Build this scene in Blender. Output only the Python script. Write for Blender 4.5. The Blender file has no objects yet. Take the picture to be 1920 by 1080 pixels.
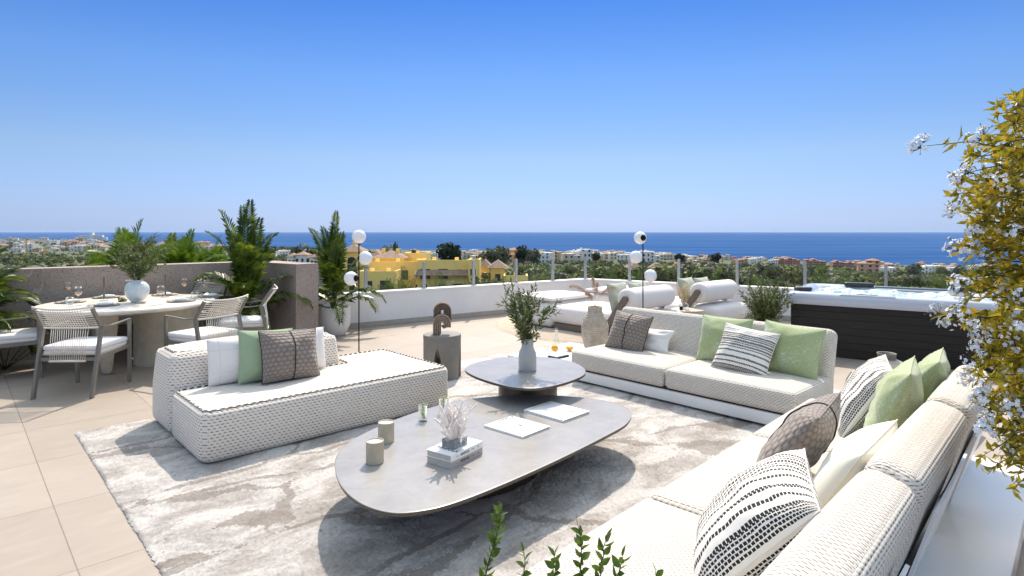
import bpy, bmesh, math, random
import numpy as np
from mathutils import Vector, Matrix, Euler, noise as mnoise
rnd = random.Random(7)
C = bpy.context.scene.collection
rad = math.radians

# ---------------------------------------------------------------- camera
SC = bpy.context.scene
cam_d = bpy.data.cameras.new('camera'); cam = bpy.data.objects.new('camera', cam_d); C.objects.link(cam)
FPX, EYE = 1130.0, 1.6
cam_d.sensor_width = 36; cam_d.lens = FPX/1920*36; cam_d.shift_y = -107/1920
cam.location = (0, 0, EYE); cam.rotation_euler = (rad(90), 0, 0)
cam_d.clip_start = .05; cam_d.clip_end = 120000
SC.camera = cam
SC.cycles.use_denoising = True
SC.cycles.max_bounces = 8; SC.cycles.transparent_max_bounces = 16
# ---------------------------------------------------------------- sky and sun
SUN_EL, SUN_AZ = rad(51), rad(5)
w = bpy.data.worlds.new('World'); SC.world = w; w.use_nodes = True
wn = w.node_tree; bg = wn.nodes['Background']
sky = wn.nodes.new('ShaderNodeTexSky'); sky.sky_type = 'NISHITA'; sky.sun_disc = False
sky.sun_elevation = SUN_EL; sky.sun_rotation = SUN_AZ
sky.altitude = 0; sky.air_density = 1.0; sky.dust_density = 0.25; sky.ozone_density = 4.0
# deep-blue low sky graded by height; unseen upper sky boosted warm to fill shade
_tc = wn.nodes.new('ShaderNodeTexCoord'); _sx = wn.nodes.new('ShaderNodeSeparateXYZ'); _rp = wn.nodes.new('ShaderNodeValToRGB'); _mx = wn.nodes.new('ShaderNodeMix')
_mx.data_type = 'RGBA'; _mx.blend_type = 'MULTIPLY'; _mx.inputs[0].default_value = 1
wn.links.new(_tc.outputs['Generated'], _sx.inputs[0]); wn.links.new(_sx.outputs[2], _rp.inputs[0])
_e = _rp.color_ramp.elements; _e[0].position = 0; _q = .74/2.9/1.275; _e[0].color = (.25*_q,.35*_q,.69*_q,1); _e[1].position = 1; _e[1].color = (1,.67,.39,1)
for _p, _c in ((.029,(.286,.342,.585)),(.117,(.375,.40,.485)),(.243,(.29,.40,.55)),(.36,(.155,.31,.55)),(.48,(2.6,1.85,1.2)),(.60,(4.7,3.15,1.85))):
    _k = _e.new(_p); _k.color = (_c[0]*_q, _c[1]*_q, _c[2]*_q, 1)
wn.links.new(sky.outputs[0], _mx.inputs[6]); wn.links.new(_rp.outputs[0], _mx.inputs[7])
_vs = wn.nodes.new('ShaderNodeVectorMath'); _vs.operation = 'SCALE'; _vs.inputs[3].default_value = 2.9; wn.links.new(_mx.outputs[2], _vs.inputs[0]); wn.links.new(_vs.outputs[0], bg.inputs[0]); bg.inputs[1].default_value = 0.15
sl = bpy.data.lights.new('sun', 'SUN'); sl.energy = 2.0; sl.angle = rad(.5); sl.color = (1, .89, .76)
so = bpy.data.objects.new('sun', sl); C.objects.link(so)
S = Vector((math.sin(SUN_AZ)*math.cos(SUN_EL), math.cos(SUN_AZ)*math.cos(SUN_EL), math.sin(SUN_EL)))
so.rotation_euler = (-S).to_track_quat('-Z', 'Y').to_euler(); so.location = (0, 0, 30)
SC.view_settings.view_transform = 'Standard'; SC.view_settings.look = 'None'
SC.view_settings.exposure = 1.38; SC.view_settings.gamma = 1

# ---------------------------------------------------------------- helpers
c43, s43 = math.cos(rad(43)), math.sin(rad(43))
def W(u, v, z=0): return Vector((u*c43-v*s43, u*s43+v*c43, z))      # terrace grid -> world
def P(px, py, z=0):                                                 # photo pixel at height z -> world
    d = (EYE-z)*FPX/(py-433.0); return Vector(((px-960)/FPX*d, d, z))
def PD(px, py, d): return Vector(((px-960)/FPX*d, d, EYE-(py-433.0)/FPX*d))

class MB:
    def __init__(s): s.v = []; s.f = []; s.uv = []; s.mi = []; s.m = 0; s.T = None; s.sm = []; s.smooth = False
    def add(s, vs, fs, uvs=None):
        b = len(s.v)
        if s.T is not None: vs = [s.T @ Vector(p) for p in vs]
        s.v += [tuple(p) for p in vs]
        for i, f in enumerate(fs):
            s.f.append([b+k for k in f]); s.mi.append(s.m); s.sm.append(s.smooth)
            if uvs is None: s.uv.append(None)
            else: s.uv.append([uvs[k] for k in f])
        return s
    def box(s, x0, x1, y0, y1, z0, z1):
        return s.add([(x0,y0,z0),(x1,y0,z0),(x1,y1,z0),(x0,y1,z0),(x0,y0,z1),(x1,y0,z1),(x1,y1,z1),(x0,y1,z1)],
                     [(3,2,1,0),(4,5,6,7),(0,1,5,4),(1,2,6,5),(2,3,7,6),(3,0,4,7)])
    def bar(s, a, b, w, h, up=(0,0,1)):        # rectangular bar a->b
        a, b = Vector(a), Vector(b); d = (b-a).normalized(); up = Vector(up)
        x = d.cross(up)
        if x.length < 1e-4: x = d.cross(Vector((1,0,0)))
        x.normalize(); y = x.cross(d).normalized(); x = x*w/2; y = y*h/2
        vs = [p+q for p in (a, b) for q in (-x-y, x-y, x+y, -x+y)]
        return s.add(vs, [(0,1,2,3)[::-1],(4,5,6,7),(0,1,5,4),(1,2,6,5),(2,3,7,6),(3,0,4,7)])
    def tube(s, pts, r, n=8, cap=True, closed=False):
        pts = [Vector(p) for p in pts]; N = len(pts)
        rs = r if isinstance(r, (list, tuple)) else [r]*N
        vs = []; fs = []; uvs = []; prev = None; L = 0
        for i, p in enumerate(pts):
            if closed: d = pts[(i+1)%N]-pts[i-1]
            else: d = pts[min(i+1, N-1)]-pts[max(i-1, 0)]
            d.normalize()
            if prev is None:
                x = d.cross(Vector((0,0,1)))
                if x.length < .05: x = d.cross(Vector((1,0,0)))
            else: x = prev-d*prev.dot(d)
            x.normalize(); prev = x; y = d.cross(x)
            if i: L += (pts[i]-pts[i-1]).length
            for k in range(n):
                a = 2*math.pi*k/n
                vs.append(p+(x*math.cos(a)+y*math.sin(a))*rs[i]); uvs.append((L, k/n*.05))
        for i in range(N if closed else N-1):
            j = (i+1) % N
            for k in range(n):
                fs.append((i*n+k, i*n+(k+1)%n, j*n+(k+1)%n, j*n+k))
        if cap and not closed: fs.append(tuple(range(n))[::-1]); fs.append(tuple((N-1)*n+k for k in range(n)))
        return s.add(vs, fs, uvs)
    def cyl(s, c, r, z0, z1, n=32, r2=None):
        return s.lathe([(0,z0),(r,z0),(r if r2 is None else r2,z1),(0,z1)], n, c)
    def lathe(s, prof, n=32, c=(0,0), flip=False):
        vs = []; fs = []; uvs = []; L = 0
        for i, (r, z) in enumerate(prof):
            if i: L += math.hypot(r-prof[i-1][0], z-prof[i-1][1])
            for k in range(n):
                a = 2*math.pi*k/n
                vs.append((c[0]+r*math.cos(a), c[1]+r*math.sin(a), z)); uvs.append((a*max(p[0] for p in prof), L))
        for i in range(len(prof)-1):
            for k in range(n):
                k2 = (k+1) % n; q = (i*n+k, i*n+k2, (i+1)*n+k2, (i+1)*n+k)
                if prof[i][0] < 1e-6: q = (i*n, (i+1)*n+k2, (i+1)*n+k)
                elif prof[i+1][0] < 1e-6: q = (i*n+k, i*n+k2, (i+1)*n)
                fs.append(q[::-1] if flip else q)
        return s.add(vs, fs, uvs)
    def prism(s, o, z0, z1, r=0, seg=3, rb=None):  # outline (ccw) extruded, top (and bottom) edge rounded
        rb = r if rb is None else rb
        rings = []
        def inset(t):
            if t <= 1e-6: return [Vector((p[0], p[1])) for p in o]
            out = []; n = len(o)
            for i in range(n):
                p0, p1, p2 = (Vector(o[i-1][:2]), Vector(o[i][:2]), Vector(o[(i+1)%n][:2]))
                d1 = (p1-p0).normalized(); d2 = (p2-p1).normalized()
                n1 = Vector((-d1.y, d1.x)); n2 = Vector((-d2.y, d2.x)); m = (n1+n2)
                if m.length < 1e-6: m = n1
                m.normalize(); k = t/max(.35, m.dot(n1)); out.append(p1+m*k)
            return out
        if rb > 0:
            rings.append((inset(rb+.012), z0))
            for k in range(seg+1):
                a = math.pi/2*k/seg; rings.append((inset(rb*(1-math.sin(a))), z0+rb*(1-math.cos(a))))
        else: rings.append((inset(0), z0))
        if r > 0:
            for k in range(seg+1):
                a = math.pi/2*k/seg; rings.append((inset(r*(1-math.cos(a))), z1-r*(1-math.sin(a))))
            rings.append((inset(r+.012), z1))
        else: rings.append((inset(0), z1))
        n = len(o); vs = [(p.x, p.y, z) for ring, z in rings for p in ring]; fs = []
        for i in range(len(rings)-1):
            for k in range(n): fs.append((i*n+k, i*n+(k+1)%n, (i+1)*n+(k+1)%n, (i+1)*n+k))
        fs.append(tuple(range(n))[::-1]); fs.append(tuple((len(rings)-1)*n+k for k in range(n)))
        return s.add(vs, fs)
    def rbox(s, c, h, r, seg=4, mid=6, puff=(0,0,0), fn=None):    # rounded, puffed box; h half sizes
        def axis(hh):
            a = [-hh+r*(1-math.cos(math.pi/2*k/seg)) for k in range(seg)]
            m = [-hh+r+(2*hh-2*r)*k/mid for k in range(mid+1)]
            b = [hh-r*(1-math.cos(math.pi/2*k/seg)) for k in range(seg)][::-1]
            return a+m+b
        idx = {}; vs = []; fs = []
        def vert(q):
            key = (round(q[0],5), round(q[1],5), round(q[2],5))
            if key in idx: return idx[key]
            i = [min(max(q[k], -h[k]+r), h[k]-r) for k in range(3)]
            d = Vector([q[k]-i[k] for k in range(3)])
            if d.length > 1e-9:
                dn = d.normalized()
            else: dn = Vector((0,0,0))
            p = Vector(i)+dn*r
            t = [p[k]/h[k] for k in range(3)]
            for k in range(3):
                if puff[k]:
                    a, b = [x for x in range(3) if x != k]
                    g = (1-abs(t[a])**2.5)*(1-abs(t[b])**2.5)
                    p[k] += puff[k]*max(0, g)*(1 if t[k] > 0 else -1)*min(1, abs(t[k])*1.2)
            if fn: p = fn(p, t)
            vs.append(p+Vector(c)); idx[key] = len(vs)-1; return len(vs)-1
        ax = [axis(h[k]) for k in range(3)]
        for k in range(3):
            a, b = (k+1) % 3, (k+2) % 3
            for sg in (-1, 1):
                for i in range(len(ax[a])-1):
                    for j in range(len(ax[b])-1):
                        q = []
                        for (ii, jj) in ((i,j),(i+1,j),(i+1,j+1),(i,j+1)):
                            p = [0,0,0]; p[k] = sg*h[k]; p[a] = ax[a][ii]; p[b] = ax[b][jj]; q.append(vert(p))
                        if len(set(q)) >= 3: fs.append(q if sg > 0 else q[::-1])
        return s.add(vs, fs)
    def quad(s, pts, uvs=None): return s.add(pts, [tuple(range(len(pts)))], uvs)
    def build(s, name, m, parent=None, smooth=False, boxuv=True, angle=None, swap=False):
        me = bpy.data.meshes.new(name)
        me.from_pydata(s.v, [], s.f)
        ms = m if isinstance(m, (list, tuple)) else [m]
        for k in ms: me.materials.append(k)
        if len(ms) > 1: me.polygons.foreach_set('material_index', s.mi)
        if smooth or any(s.sm): me.polygons.foreach_set('use_smooth', [True]*len(s.f) if smooth else s.sm)
        uvl = me.uv_layers.new(name='UVMap'); buf = []
        for p in me.polygons:
            u = s.uv[p.index]
            if u is not None:
                for q in u: buf += [q[0], q[1]]
            else:
                n = p.normal; ax = max(range(3), key=lambda k: abs(n[k]))
                for vi in p.vertices:
                    co = s.v[vi]
                    buf += [co[1], co[2]] if ax == 0 else [co[0], co[2]] if ax == 1 else ([co[1], co[0]] if swap else [co[0], co[1]])
        uvl.data.foreach_set('uv', buf)
        if angle is not None and smooth: me.set_sharp_from_angle(angle=rad(angle))
        o = bpy.data.objects.new(name, me); C.objects.link(o)
        if parent is not None: o.parent = parent
        return o

def thing(name, label, cat, loc=(0,0,0), rot=0, group=None, eul=None):
    o = bpy.data.objects.new(name, None); C.objects.link(o); o.empty_display_size = .1
    o.location = loc; o.rotation_euler = eul if eul else (0, 0, rad(rot))
    o['label'] = label; o['category'] = cat
    if group: o['group'] = group
    return o
def tag(o, label, cat, group=None, kind=None):
    if label: o['label'] = label
    if cat: o['category'] = cat
    if group: o['group'] = group
    if kind: o['kind'] = kind
    return o
def struct(o): o['kind'] = 'structure'; return o
def dup(root, loc, rot=None, label=None, group=None, scale=None):
    r = root.copy(); C.objects.link(r); r.location = loc
    if rot is not None: r.rotation_euler = (0, 0, rad(rot))
    if scale: r.scale = (scale,)*3 if not isinstance(scale, tuple) else scale
    if label: r['label'] = label
    if group: r['group'] = group
    for ch in list(root.children):
        k = ch.copy(); C.objects.link(k); k.parent = r
        for g in ch.children:
            d = g.copy(); C.objects.link(d); d.parent = k
    return r
def rrect(x0, x1, y0, y1, r, n=6):
    o = []
    for cx, cy, a0 in ((x1-r,y0+r,-90),(x1-r,y1-r,0),(x0+r,y1-r,90),(x0+r,y0+r,180)):
        for k in range(n+1):
            a = rad(a0+90*k/n); o.append((cx+r*math.cos(a), cy+r*math.sin(a)))
    return o
def smooth_closed(pts, n=6):    # catmull-rom through closed outline
    out = []; N = len(pts); p = [Vector(q[:2]) for q in pts]
    for i in range(N):
        a, b, c_, d = p[i-1], p[i], p[(i+1)%N], p[(i+2)%N]
        for k in range(n):
            t = k/n
            out.append(.5*((2*b)+(c_-a)*t+(2*a-5*b+4*c_-d)*t*t+(3*b-a-3*c_+d)*t*t*t))
    return out
def text_mesh(txt, size, mat_, parent, mtx, name='lettering', align='CENTER', sx=1.0, bold=0):
    cu = bpy.data.curves.new('t', 'FONT'); cu.body = txt; cu.size = size; cu.align_x = align; cu.align_y = 'CENTER'
    cu.space_character = 1.05; cu.offset = bold; cu.extrude = .0004
    o = bpy.data.objects.new('t', cu); C.objects.link(o)
    dg = bpy.context.evaluated_depsgraph_get(); dg.update()
    me = bpy.data.meshes.new_from_object(o.evaluated_get(dg)); bpy.data.objects.remove(o)
    me.transform(Matrix.Diagonal((sx, 1, 1, 1))); me.transform(mtx)
    me.materials.clear(); me.materials.append(mat_)
    q = bpy.data.objects.new(name, me); C.objects.link(q); q.parent = parent
    return q

# ---------------------------------------------------------------- materials
class NT:
    def __init__(s, name):
        s.m = bpy.data.materials.new(name); s.m.use_nodes = True; s.n = s.m.node_tree
        s.b = s.n.nodes['Principled BSDF']; s.out = s.n.nodes['Material Output']
    def node(s, t, **k):
        x = s.n.nodes.new(t)
        for a, b in k.items(): setattr(x, a, b)
        return x
    def put(s, sock, v):
        if hasattr(v, 'default_value') or hasattr(v, 'links'): s.n.links.new(v, sock)
        else:
            if isinstance(v, (tuple, list)) and len(v) == 3 and sock.type == 'RGBA': v = (*v, 1)
            sock.default_value = v
    def M(s, op, a, b=0.0, c=None):
        x = s.node('ShaderNodeMath', operation=op); s.put(x.inputs[0], a); s.put(x.inputs[1], b)
        if c is not None: s.put(x.inputs[2], c)
        return x.outputs[0]
    def co(s, which='Object'): return s.node('ShaderNodeTexCoord').outputs[which]
    def xyz(s, v):
        x = s.node('ShaderNodeSeparateXYZ'); s.put(x.inputs[0], v); return x.outputs
    def map(s, v, sc=(1,1,1), rot=(0,0,0), loc=(0,0,0)):
        x = s.node('ShaderNodeMapping'); s.put(x.inputs[0], v)
        x.inputs['Scale'].default_value = sc; x.inputs['Rotation'].default_value = rot; x.inputs['Location'].default_value = loc
        return x.outputs[0]
    def noise(s, v, sc=5, det=4, rough=.55, dist=0):
        x = s.node('ShaderNodeTexNoise'); s.put(x.inputs['Vector'], v); x.inputs['Scale'].default_value = sc
        x.inputs['Detail'].default_value = det; x.inputs['Roughness'].default_value = rough; x.inputs['Distortion'].default_value = dist
        return x.outputs['Fac']
    def ramp(s, f, stops, interp='LINEAR'):
        x = s.node('ShaderNodeValToRGB'); s.put(x.inputs[0], f); e = x.color_ramp.elements; x.color_ramp.interpolation = interp
        while len(e) > 1: e.remove(e[-1])
        e[0].position = stops[0][0]; e[0].color = (*stops[0][1], 1) if len(stops[0][1]) == 3 else stops[0][1]
        for p, c_ in stops[1:]:
            k = e.new(p); k.color = (*c_, 1)
        return x.outputs[0]
    def mix(s, f, a, b, mode='MIX'):
        x = s.node('ShaderNodeMix', data_type='RGBA', blend_type=mode)
        s.put(x.inputs[0], f); s.put(x.inputs[6], a); s.put(x.inputs[7], b); return x.outputs[2]
    def bump(s, h, dist=.002, strength=1):
        x = s.node('ShaderNodeBump'); s.put(x.inputs['Height'], h); x.inputs['Distance'].default_value = dist
        x.inputs['Strength'].default_value = strength; s.n.links.new(x.outputs[0], s.b.inputs['Normal'])
    def col(s, v): s.put(s.b.inputs['Base Color'], v); return s
    def set(s, **k):
        for a, v in k.items(): s.put(s.b.inputs[a.replace('_', ' ')], v)
        return s
def g(v): return (v, v, v)
def pm(name, col, rough=.6, metal=0, var=.0, vs=4, bump=0, bs=60, spec=.4, which='Object', trans=0):
    t = NT(name); t.set(Roughness=rough, Metallic=metal); t.b.inputs['Specular IOR Level'].default_value = spec
    if var:
        n = t.noise(t.co(which), vs, 5, .6)
        lo = tuple(max(0, x*(1-var)) for x in col); hi = tuple(min(1, x*(1+var)) for x in col)
        t.col(t.ramp(n, [(.3, lo), (.7, hi)]))
    else: t.col(col)
    if bump: t.bump(t.noise(t.co(which), bs, 4, .6), bump)
    if trans: t.b.inputs['Transmission Weight'].default_value = trans
    return t.m
def leafmat(name, stops, rough=.45, scale=9, sub=.0, transl=.3):
    t = NT(name); n = t.noise(t.co(), scale, 3, .6); c = t.ramp(n, stops)
    t.col(c); t.set(Roughness=rough); t.b.inputs['Specular IOR Level'].default_value = .35
    tr = t.node('ShaderNodeBsdfTranslucent'); t.put(tr.inputs[0], c)
    mx = t.node('ShaderNodeMixShader'); mx.inputs[0].default_value = transl
    t.n.links.new(t.b.outputs[0], mx.inputs[1]); t.n.links.new(tr.outputs[0], mx.inputs[2]); t.n.links.new(mx.outputs[0], t.out.inputs[0])
    return t.m
def glassmat(name, tint=(.97,.985,.98), fac=.10, rough=.0):
    t = NT(name); tr = t.node('ShaderNodeBsdfTransparent'); t.put(tr.inputs[0], tint)
    gl = t.node('ShaderNodeBsdfGlossy'); gl.inputs['Roughness'].default_value = rough; t.put(gl.inputs[0], (1,1,1))
    lw = t.node('ShaderNodeLayerWeight'); lw.inputs[0].default_value = .25
    f = t.M('ADD', t.M('MULTIPLY', lw.outputs['Fresnel'], .12 if 'balus' in name else .5), fac*.2)
    mx = t.node('ShaderNodeMixShader'); t.put(mx.inputs[0], f)
    t.n.links.new(tr.outputs[0], mx.inputs[1]); t.n.links.new(gl.outputs[0], mx.inputs[2]); t.n.links.new(mx.outputs[0], t.out.inputs[0])
    return t.m

def weave(name, cream, dark, pw=.027, ph=.0125, dashw=.55, dashh=.4, bumpd=.004, ribs=0):
    t = NT(name); x, y, z = t.xyz(t.co('UV'))
    n = t.noise(t.co('UV'), 60, 2); n2 = t.noise(t.co('UV'), 3, 3)
    wob = t.M('MULTIPLY', t.M('SUBTRACT', n, .5), .35)
    ry = t.M('ADD', t.M('DIVIDE', y, ph), wob); row = t.M('FLOOR', ry); fy = t.M('FRACT', ry)
    rx = t.M('ADD', t.M('ADD', t.M('DIVIDE', x, pw), t.M('MULTIPLY', row, .5)), wob); fx = t.M('FRACT', rx)
    # cord bulges
    hy = t.M('SINE', t.M('MULTIPLY', fy, math.pi)); hx = t.M('SINE', t.M('MULTIPLY', fx, math.pi))
    hx2 = t.M('POWER', hx, .5)
    dash = t.M('MULTIPLY', t.M('LESS_THAN', fx, dashw), t.M('LESS_THAN', fy, dashh))
    nz = t.M('GREATER_THAN', t.noise(t.co('UV'), 35, 1), .36)
    dash = t.M('MULTIPLY', dash, nz)
    base = t.mix(t.M('MULTIPLY', t.M('SUBTRACT', 1, t.M('MULTIPLY', hy, hx2)), .45), cream, tuple(q*.72 for q in cream))
    base = t.mix(t.M('MULTIPLY', n2, .25), base, tuple(q*.86 for q in cream))
    t.col(t.mix(dash, base, dark)); t.set(Roughness=.9); t.b.inputs['Specular IOR Level'].default_value = .15
    t.bump(t.M('MULTIPLY', t.M('MULTIPLY', hy, hx2), t.M('SUBTRACT', 1, t.M('MULTIPLY', dash, .6))), bumpd)
    t.b.inputs['Sheen Weight'].default_value = .15
    return t.m
M_ = {}
M_['weave'] = weave('woven_cream_cord', (.80,.73,.645), (.17,.13,.10), .034, .021, .44, .28, .003)
M_['weave2'] = weave('woven_beige_cord', (.71,.66,.59), (.19,.15,.115), .030, .0125, .46, .30, .0025)
def fabric(name, col, rough=.85, wr=.004, var=.06, sheen=.2):
    t = NT(name); n = t.noise(t.co(), 5, 4, .5, .6); n2 = t.noise(t.co(), 260, 2)
    lo = tuple(q*(1-var) for q in col); t.col(t.ramp(n, [(.3, lo), (.7, col)])); t.set(Roughness=rough)
    t.b.inputs['Specular IOR Level'].default_value = .2; t.b.inputs['Sheen Weight'].default_value = sheen
    t.bump(t.M('ADD', n, t.M('MULTIPLY', n2, .05)), wr); return t.m
M_['white_fabric'] = fabric('white_fabric', (.80,.77,.73))
M_['offwhite_fabric'] = fabric('cream_fabric', (.82,.79,.66))
M_['daybed_fabric'] = fabric('daybed_fabric', (.80,.755,.72), wr=.006)
M_['chair_fabric'] = fabric('chair_fabric', (.80,.78,.77))
M_['sage_fabric'] = fabric('sage_fabric', (.33,.42,.27), wr=.008)
t = NT('quilted_white')
x, y, z = t.xyz(t.co('UV')); hx = t.M('SINE', t.M('MULTIPLY', t.M('FRACT', t.M('MULTIPLY', x, 6)), math.pi)); hy = t.M('SINE', t.M('MULTIPLY', t.M('FRACT', t.M('MULTIPLY', y, 3)), math.pi))
t.col((.80,.77,.74)); t.set(Roughness=.85); t.bump(t.M('POWER', t.M('MULTIPLY', hx, hy), .25), .007); M_['quilt_white'] = t.m
# green mottled linen
t = NT('green_linen'); u = t.co('UV')
n1 = t.noise(t.map(u, (14, 60, 1)), 1.6, 4, .65); n2 = t.noise(t.map(u, (60, 14, 1)), 1.6, 4, .65); n3 = t.noise(u, 2.2, 4)
f = t.M('ADD', t.M('MULTIPLY', t.M('MULTIPLY', n1, n2), 1.7), t.M('MULTIPLY', n3, .75))
t.col(t.ramp(f, [(.55, (.30,.36,.15)), (.85, (.36,.43,.22)), (1.0, (.50,.57,.45))])); t.set(Roughness=.8); t.b.inputs['Sheen Weight'].default_value = .3
t.bump(t.M('ADD', t.M('MULTIPLY', n3, .8), t.M('MULTIPLY', n1, .1)), .012); M_['green'] = t.m
# taupe quilted
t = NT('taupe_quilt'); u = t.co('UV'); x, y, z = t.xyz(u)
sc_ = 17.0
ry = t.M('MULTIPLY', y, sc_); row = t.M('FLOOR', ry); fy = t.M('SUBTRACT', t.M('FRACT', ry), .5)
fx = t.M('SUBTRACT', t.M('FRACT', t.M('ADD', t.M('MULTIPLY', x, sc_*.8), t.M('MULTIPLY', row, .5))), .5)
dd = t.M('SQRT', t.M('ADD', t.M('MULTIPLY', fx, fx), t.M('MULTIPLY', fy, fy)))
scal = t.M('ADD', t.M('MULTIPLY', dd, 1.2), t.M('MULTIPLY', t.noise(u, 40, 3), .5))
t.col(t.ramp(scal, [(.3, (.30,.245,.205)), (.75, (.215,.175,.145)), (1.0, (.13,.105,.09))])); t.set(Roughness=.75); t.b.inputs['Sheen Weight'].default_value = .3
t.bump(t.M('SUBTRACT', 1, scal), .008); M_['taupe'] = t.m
# striped embroidery
t = NT('striped_embroidery'); u = t.co('UV'); x, y, z = t.xyz(u)
wob = t.M('MULTIPLY', t.M('SUBTRACT', t.noise(t.map(u, (1, 1, 1)), 28, 4, .65), .5), .022)
yy = t.M('ADD', y, wob)
lines = [(.05,.011),(.082,.008),(.11,.010),(.14,.008),(.17,.014),(.25,.013),(.33,.015),(.42,.013),(.475,.009),(.51,.010),(.545,.009),(.58,.014),(.62,.009),(.65,.008),(.685,.014),(.78,.010),(.88,.009),(.93,.006)]
stops = [(0, (0,0,0))]
dot_st = [(0, (0,0,0))]
for i, (p, h) in enumerate(lines[:15]):
    stops += [(p-h, (1,1,1)), (p+h, (0,0,0))]
m1 = t.ramp(yy, stops, 'CONSTANT'); m2 = t.ramp(yy, [(0,(0,0,0)), (.735,(1,1,1)), (.745,(0,0,0)), (.771,(1,1,1)), (.789,(0,0,0)), (.825,(1,1,1)), (.837,(0,0,0)), (.858,(1,1,1)), (.868,(0,0,0)), (.884,(1,1,1)), (.898,(0,0,0)), (.918,(1,1,1)), (.928,(0,0,0)), (.952,(1,1,1)), (.968,(0,0,0))], 'CONSTANT')
mm = t.M('MAXIMUM', m1, m2)
bead = t.M('GREATER_THAN', t.M('SINE', t.M('ADD', t.M('MULTIPLY', x, 300.0), t.M('MULTIPLY', t.M('FLOOR', t.M('MULTIPLY', y, 30)), 2.3))), -.74)
mm = t.M('MULTIPLY', mm, bead)
t.col(t.mix(mm, (.80,.77,.71), (.018,.016,.015))); t.set(Roughness=.85)
t.bump(t.M('ADD', t.M('MULTIPLY', mm, .5), t.M('MULTIPLY', t.noise(u, 5, 3), 2.0)), .004); M_['stripe'] = t.m
M_['seam_black'] = pm('dark_piping', (.02,.018,.017), .7)
t = NT('twisted_rope'); x, y, z = t.xyz(t.co('UV'))
sx = t.M('FRACT', t.M('ADD', t.M('MULTIPLY', x, 19), t.M('MULTIPLY', y, 20)))
t.col(t.mix(t.M('MULTIPLY', t.M('GREATER_THAN', sx, .38), t.M('GREATER_THAN', t.noise(t.co('UV'), 40, 1), .33)), (.75,.70,.64), (.02,.018,.018))); t.set(Roughness=.8); M_['rope'] = t.m

M_['white_metal'] = pm('white_powder_coat', (.80,.79,.78), .32, var=.02, vs=3)
M_['deck_white'] = pm('white_lacquer_top', (.80,.80,.79), .22, var=.03, vs=2)
M_['dark'] = pm('dark_recess', (.015,.015,.015), .6)
M_['bronze'] = pm('bronze_lacquer', (.055,.047,.042), .35, .3)
M_['black_metal'] = pm('black_metal', (.012,.012,.013), .4, .5)
t = NT('pewter_top'); o_ = t.co(); n = t.noise(o_, 3.5, 6, .65, .4); n2 = t.noise(o_, 30, 4)
t.col(t.ramp(t.M('ADD', t.M('MULTIPLY', n, .8), t.M('MULTIPLY', n2, .2)), [(.32, (.25,.24,.225)), (.6, (.325,.313,.295))])); t.set(Roughness=.27, Metallic=.0); t.b.inputs['Specular IOR Level'].default_value = .85
t.bump(n2, .0006); M_['pewter'] = t.m
M_['pewter_edge'] = pm('pewter_edge', (.10,.09,.075), .35, .5)
M_['taupe_wood'] = pm('taupe_wood', (.17,.135,.105), .55, var=.15, vs=12)
M_['grey_frame'] = pm('grey_frame', (.20,.185,.155), .5, .2, var=.08, vs=14)
M_['rope_white'] = pm('white_rope', (.74,.70,.63), .8, var=.06, vs=60)
M_['stucco'] = pm('beige_stucco', (.52,.465,.355), .9, var=.12, vs=9, bump=.004, bs=90)
M_['tabletop'] = pm('pale_stone_top', (.68,.64,.56), .35, var=.07, vs=6)
M_['concrete'] = pm('grey_concrete', (.20,.185,.16), .55, var=.16, vs=5, bump=.001, bs=120)
M_['arch_stone'] = pm('brown_stone', (.17,.115,.085), .85, var=.35, vs=45, bump=.004, bs=130)
M_['arch_light'] = pm('sandy_stone', (.30,.225,.17), .85, var=.3, vs=45, bump=.004, bs=130)
M_['opal'] = pm('opal_glass', (.84,.84,.84), .18, spec=.5)
M_['grey_ceramic'] = pm('grey_ceramic', (.46,.455,.44), .4, var=.06, vs=9)
M_['white_ceramic'] = pm('white_glaze', (.62,.68,.68), .16, var=.08, vs=12, bump=.002, bs=25, spec=.6)
M_['pot'] = pm('white_planter', (.74,.71,.67), .6, var=.05, vs=6, bump=.001, bs=60)
t = NT('ribbed_terracotta'); n = t.noise(t.co(), 14, 6, .7); t.col(t.ramp(n, [(.3, (.34,.285,.215)), (.55, (.47,.41,.33)), (.75, (.58,.53,.45))])); t.set(Roughness=.95); t.bump(t.noise(t.co(), 70, 4, .7), .006); M_['jar'] = t.m
M_['plate'] = pm('taupe_plate', (.45,.36,.29), .45, var=.05, vs=9)
M_['napkin'] = pm('white_napkin', (.82,.81,.79), .8, bump=.01, bs=30)
M_['wine'] = pm('white_wine', (.55,.33,.20), .15, spec=.5)
M_['wax'] = pm('candle_wax', (.83,.77,.70), .45, spec=.4)
M_['orange'] = pm('orange_peel', (.85,.42,.03), .4, var=.12, vs=14, bump=.002, bs=120)
M_['paper'] = pm('paper_edge', (.55,.51,.45), .8, var=.15, vs=70)
M_['cover'] = pm('white_cover', (.84,.84,.84), .25)
M_['cover_grey'] = pm('grey_cover', (.45,.41,.38), .45)
M_['ink'] = pm('black_ink', (.02,.02,.02), .6)
M_['ink_grey'] = pm('grey_ink', (.32,.31,.30), .7, var=.35, vs=60)
M_['coral'] = pm('white_coral', (.86,.80,.76), .5, bump=.002, bs=90)
M_['clear'] = glassmat('clear_glass'); M_['pane'] = glassmat('balustrade_glass', (.997,.999,.998), .03)
t = NT('crystal'); t.col((.93,.97,1)); t.set(Roughness=.02); t.b.inputs['Transmission Weight'].default_value = .85; t.b.inputs['IOR'].default_value = 1.5
t.bump(t.M('SINE', t.M('MULTIPLY', t.xyz(t.co('UV'))[0], 900)), .002); M_['crystal'] = t.m
M_['post'] = pm('silver_post', (.40,.41,.42), .35, .3)
M_['lime'] = pm('lime_glass', (.35,.52,.08), .3)
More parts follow.
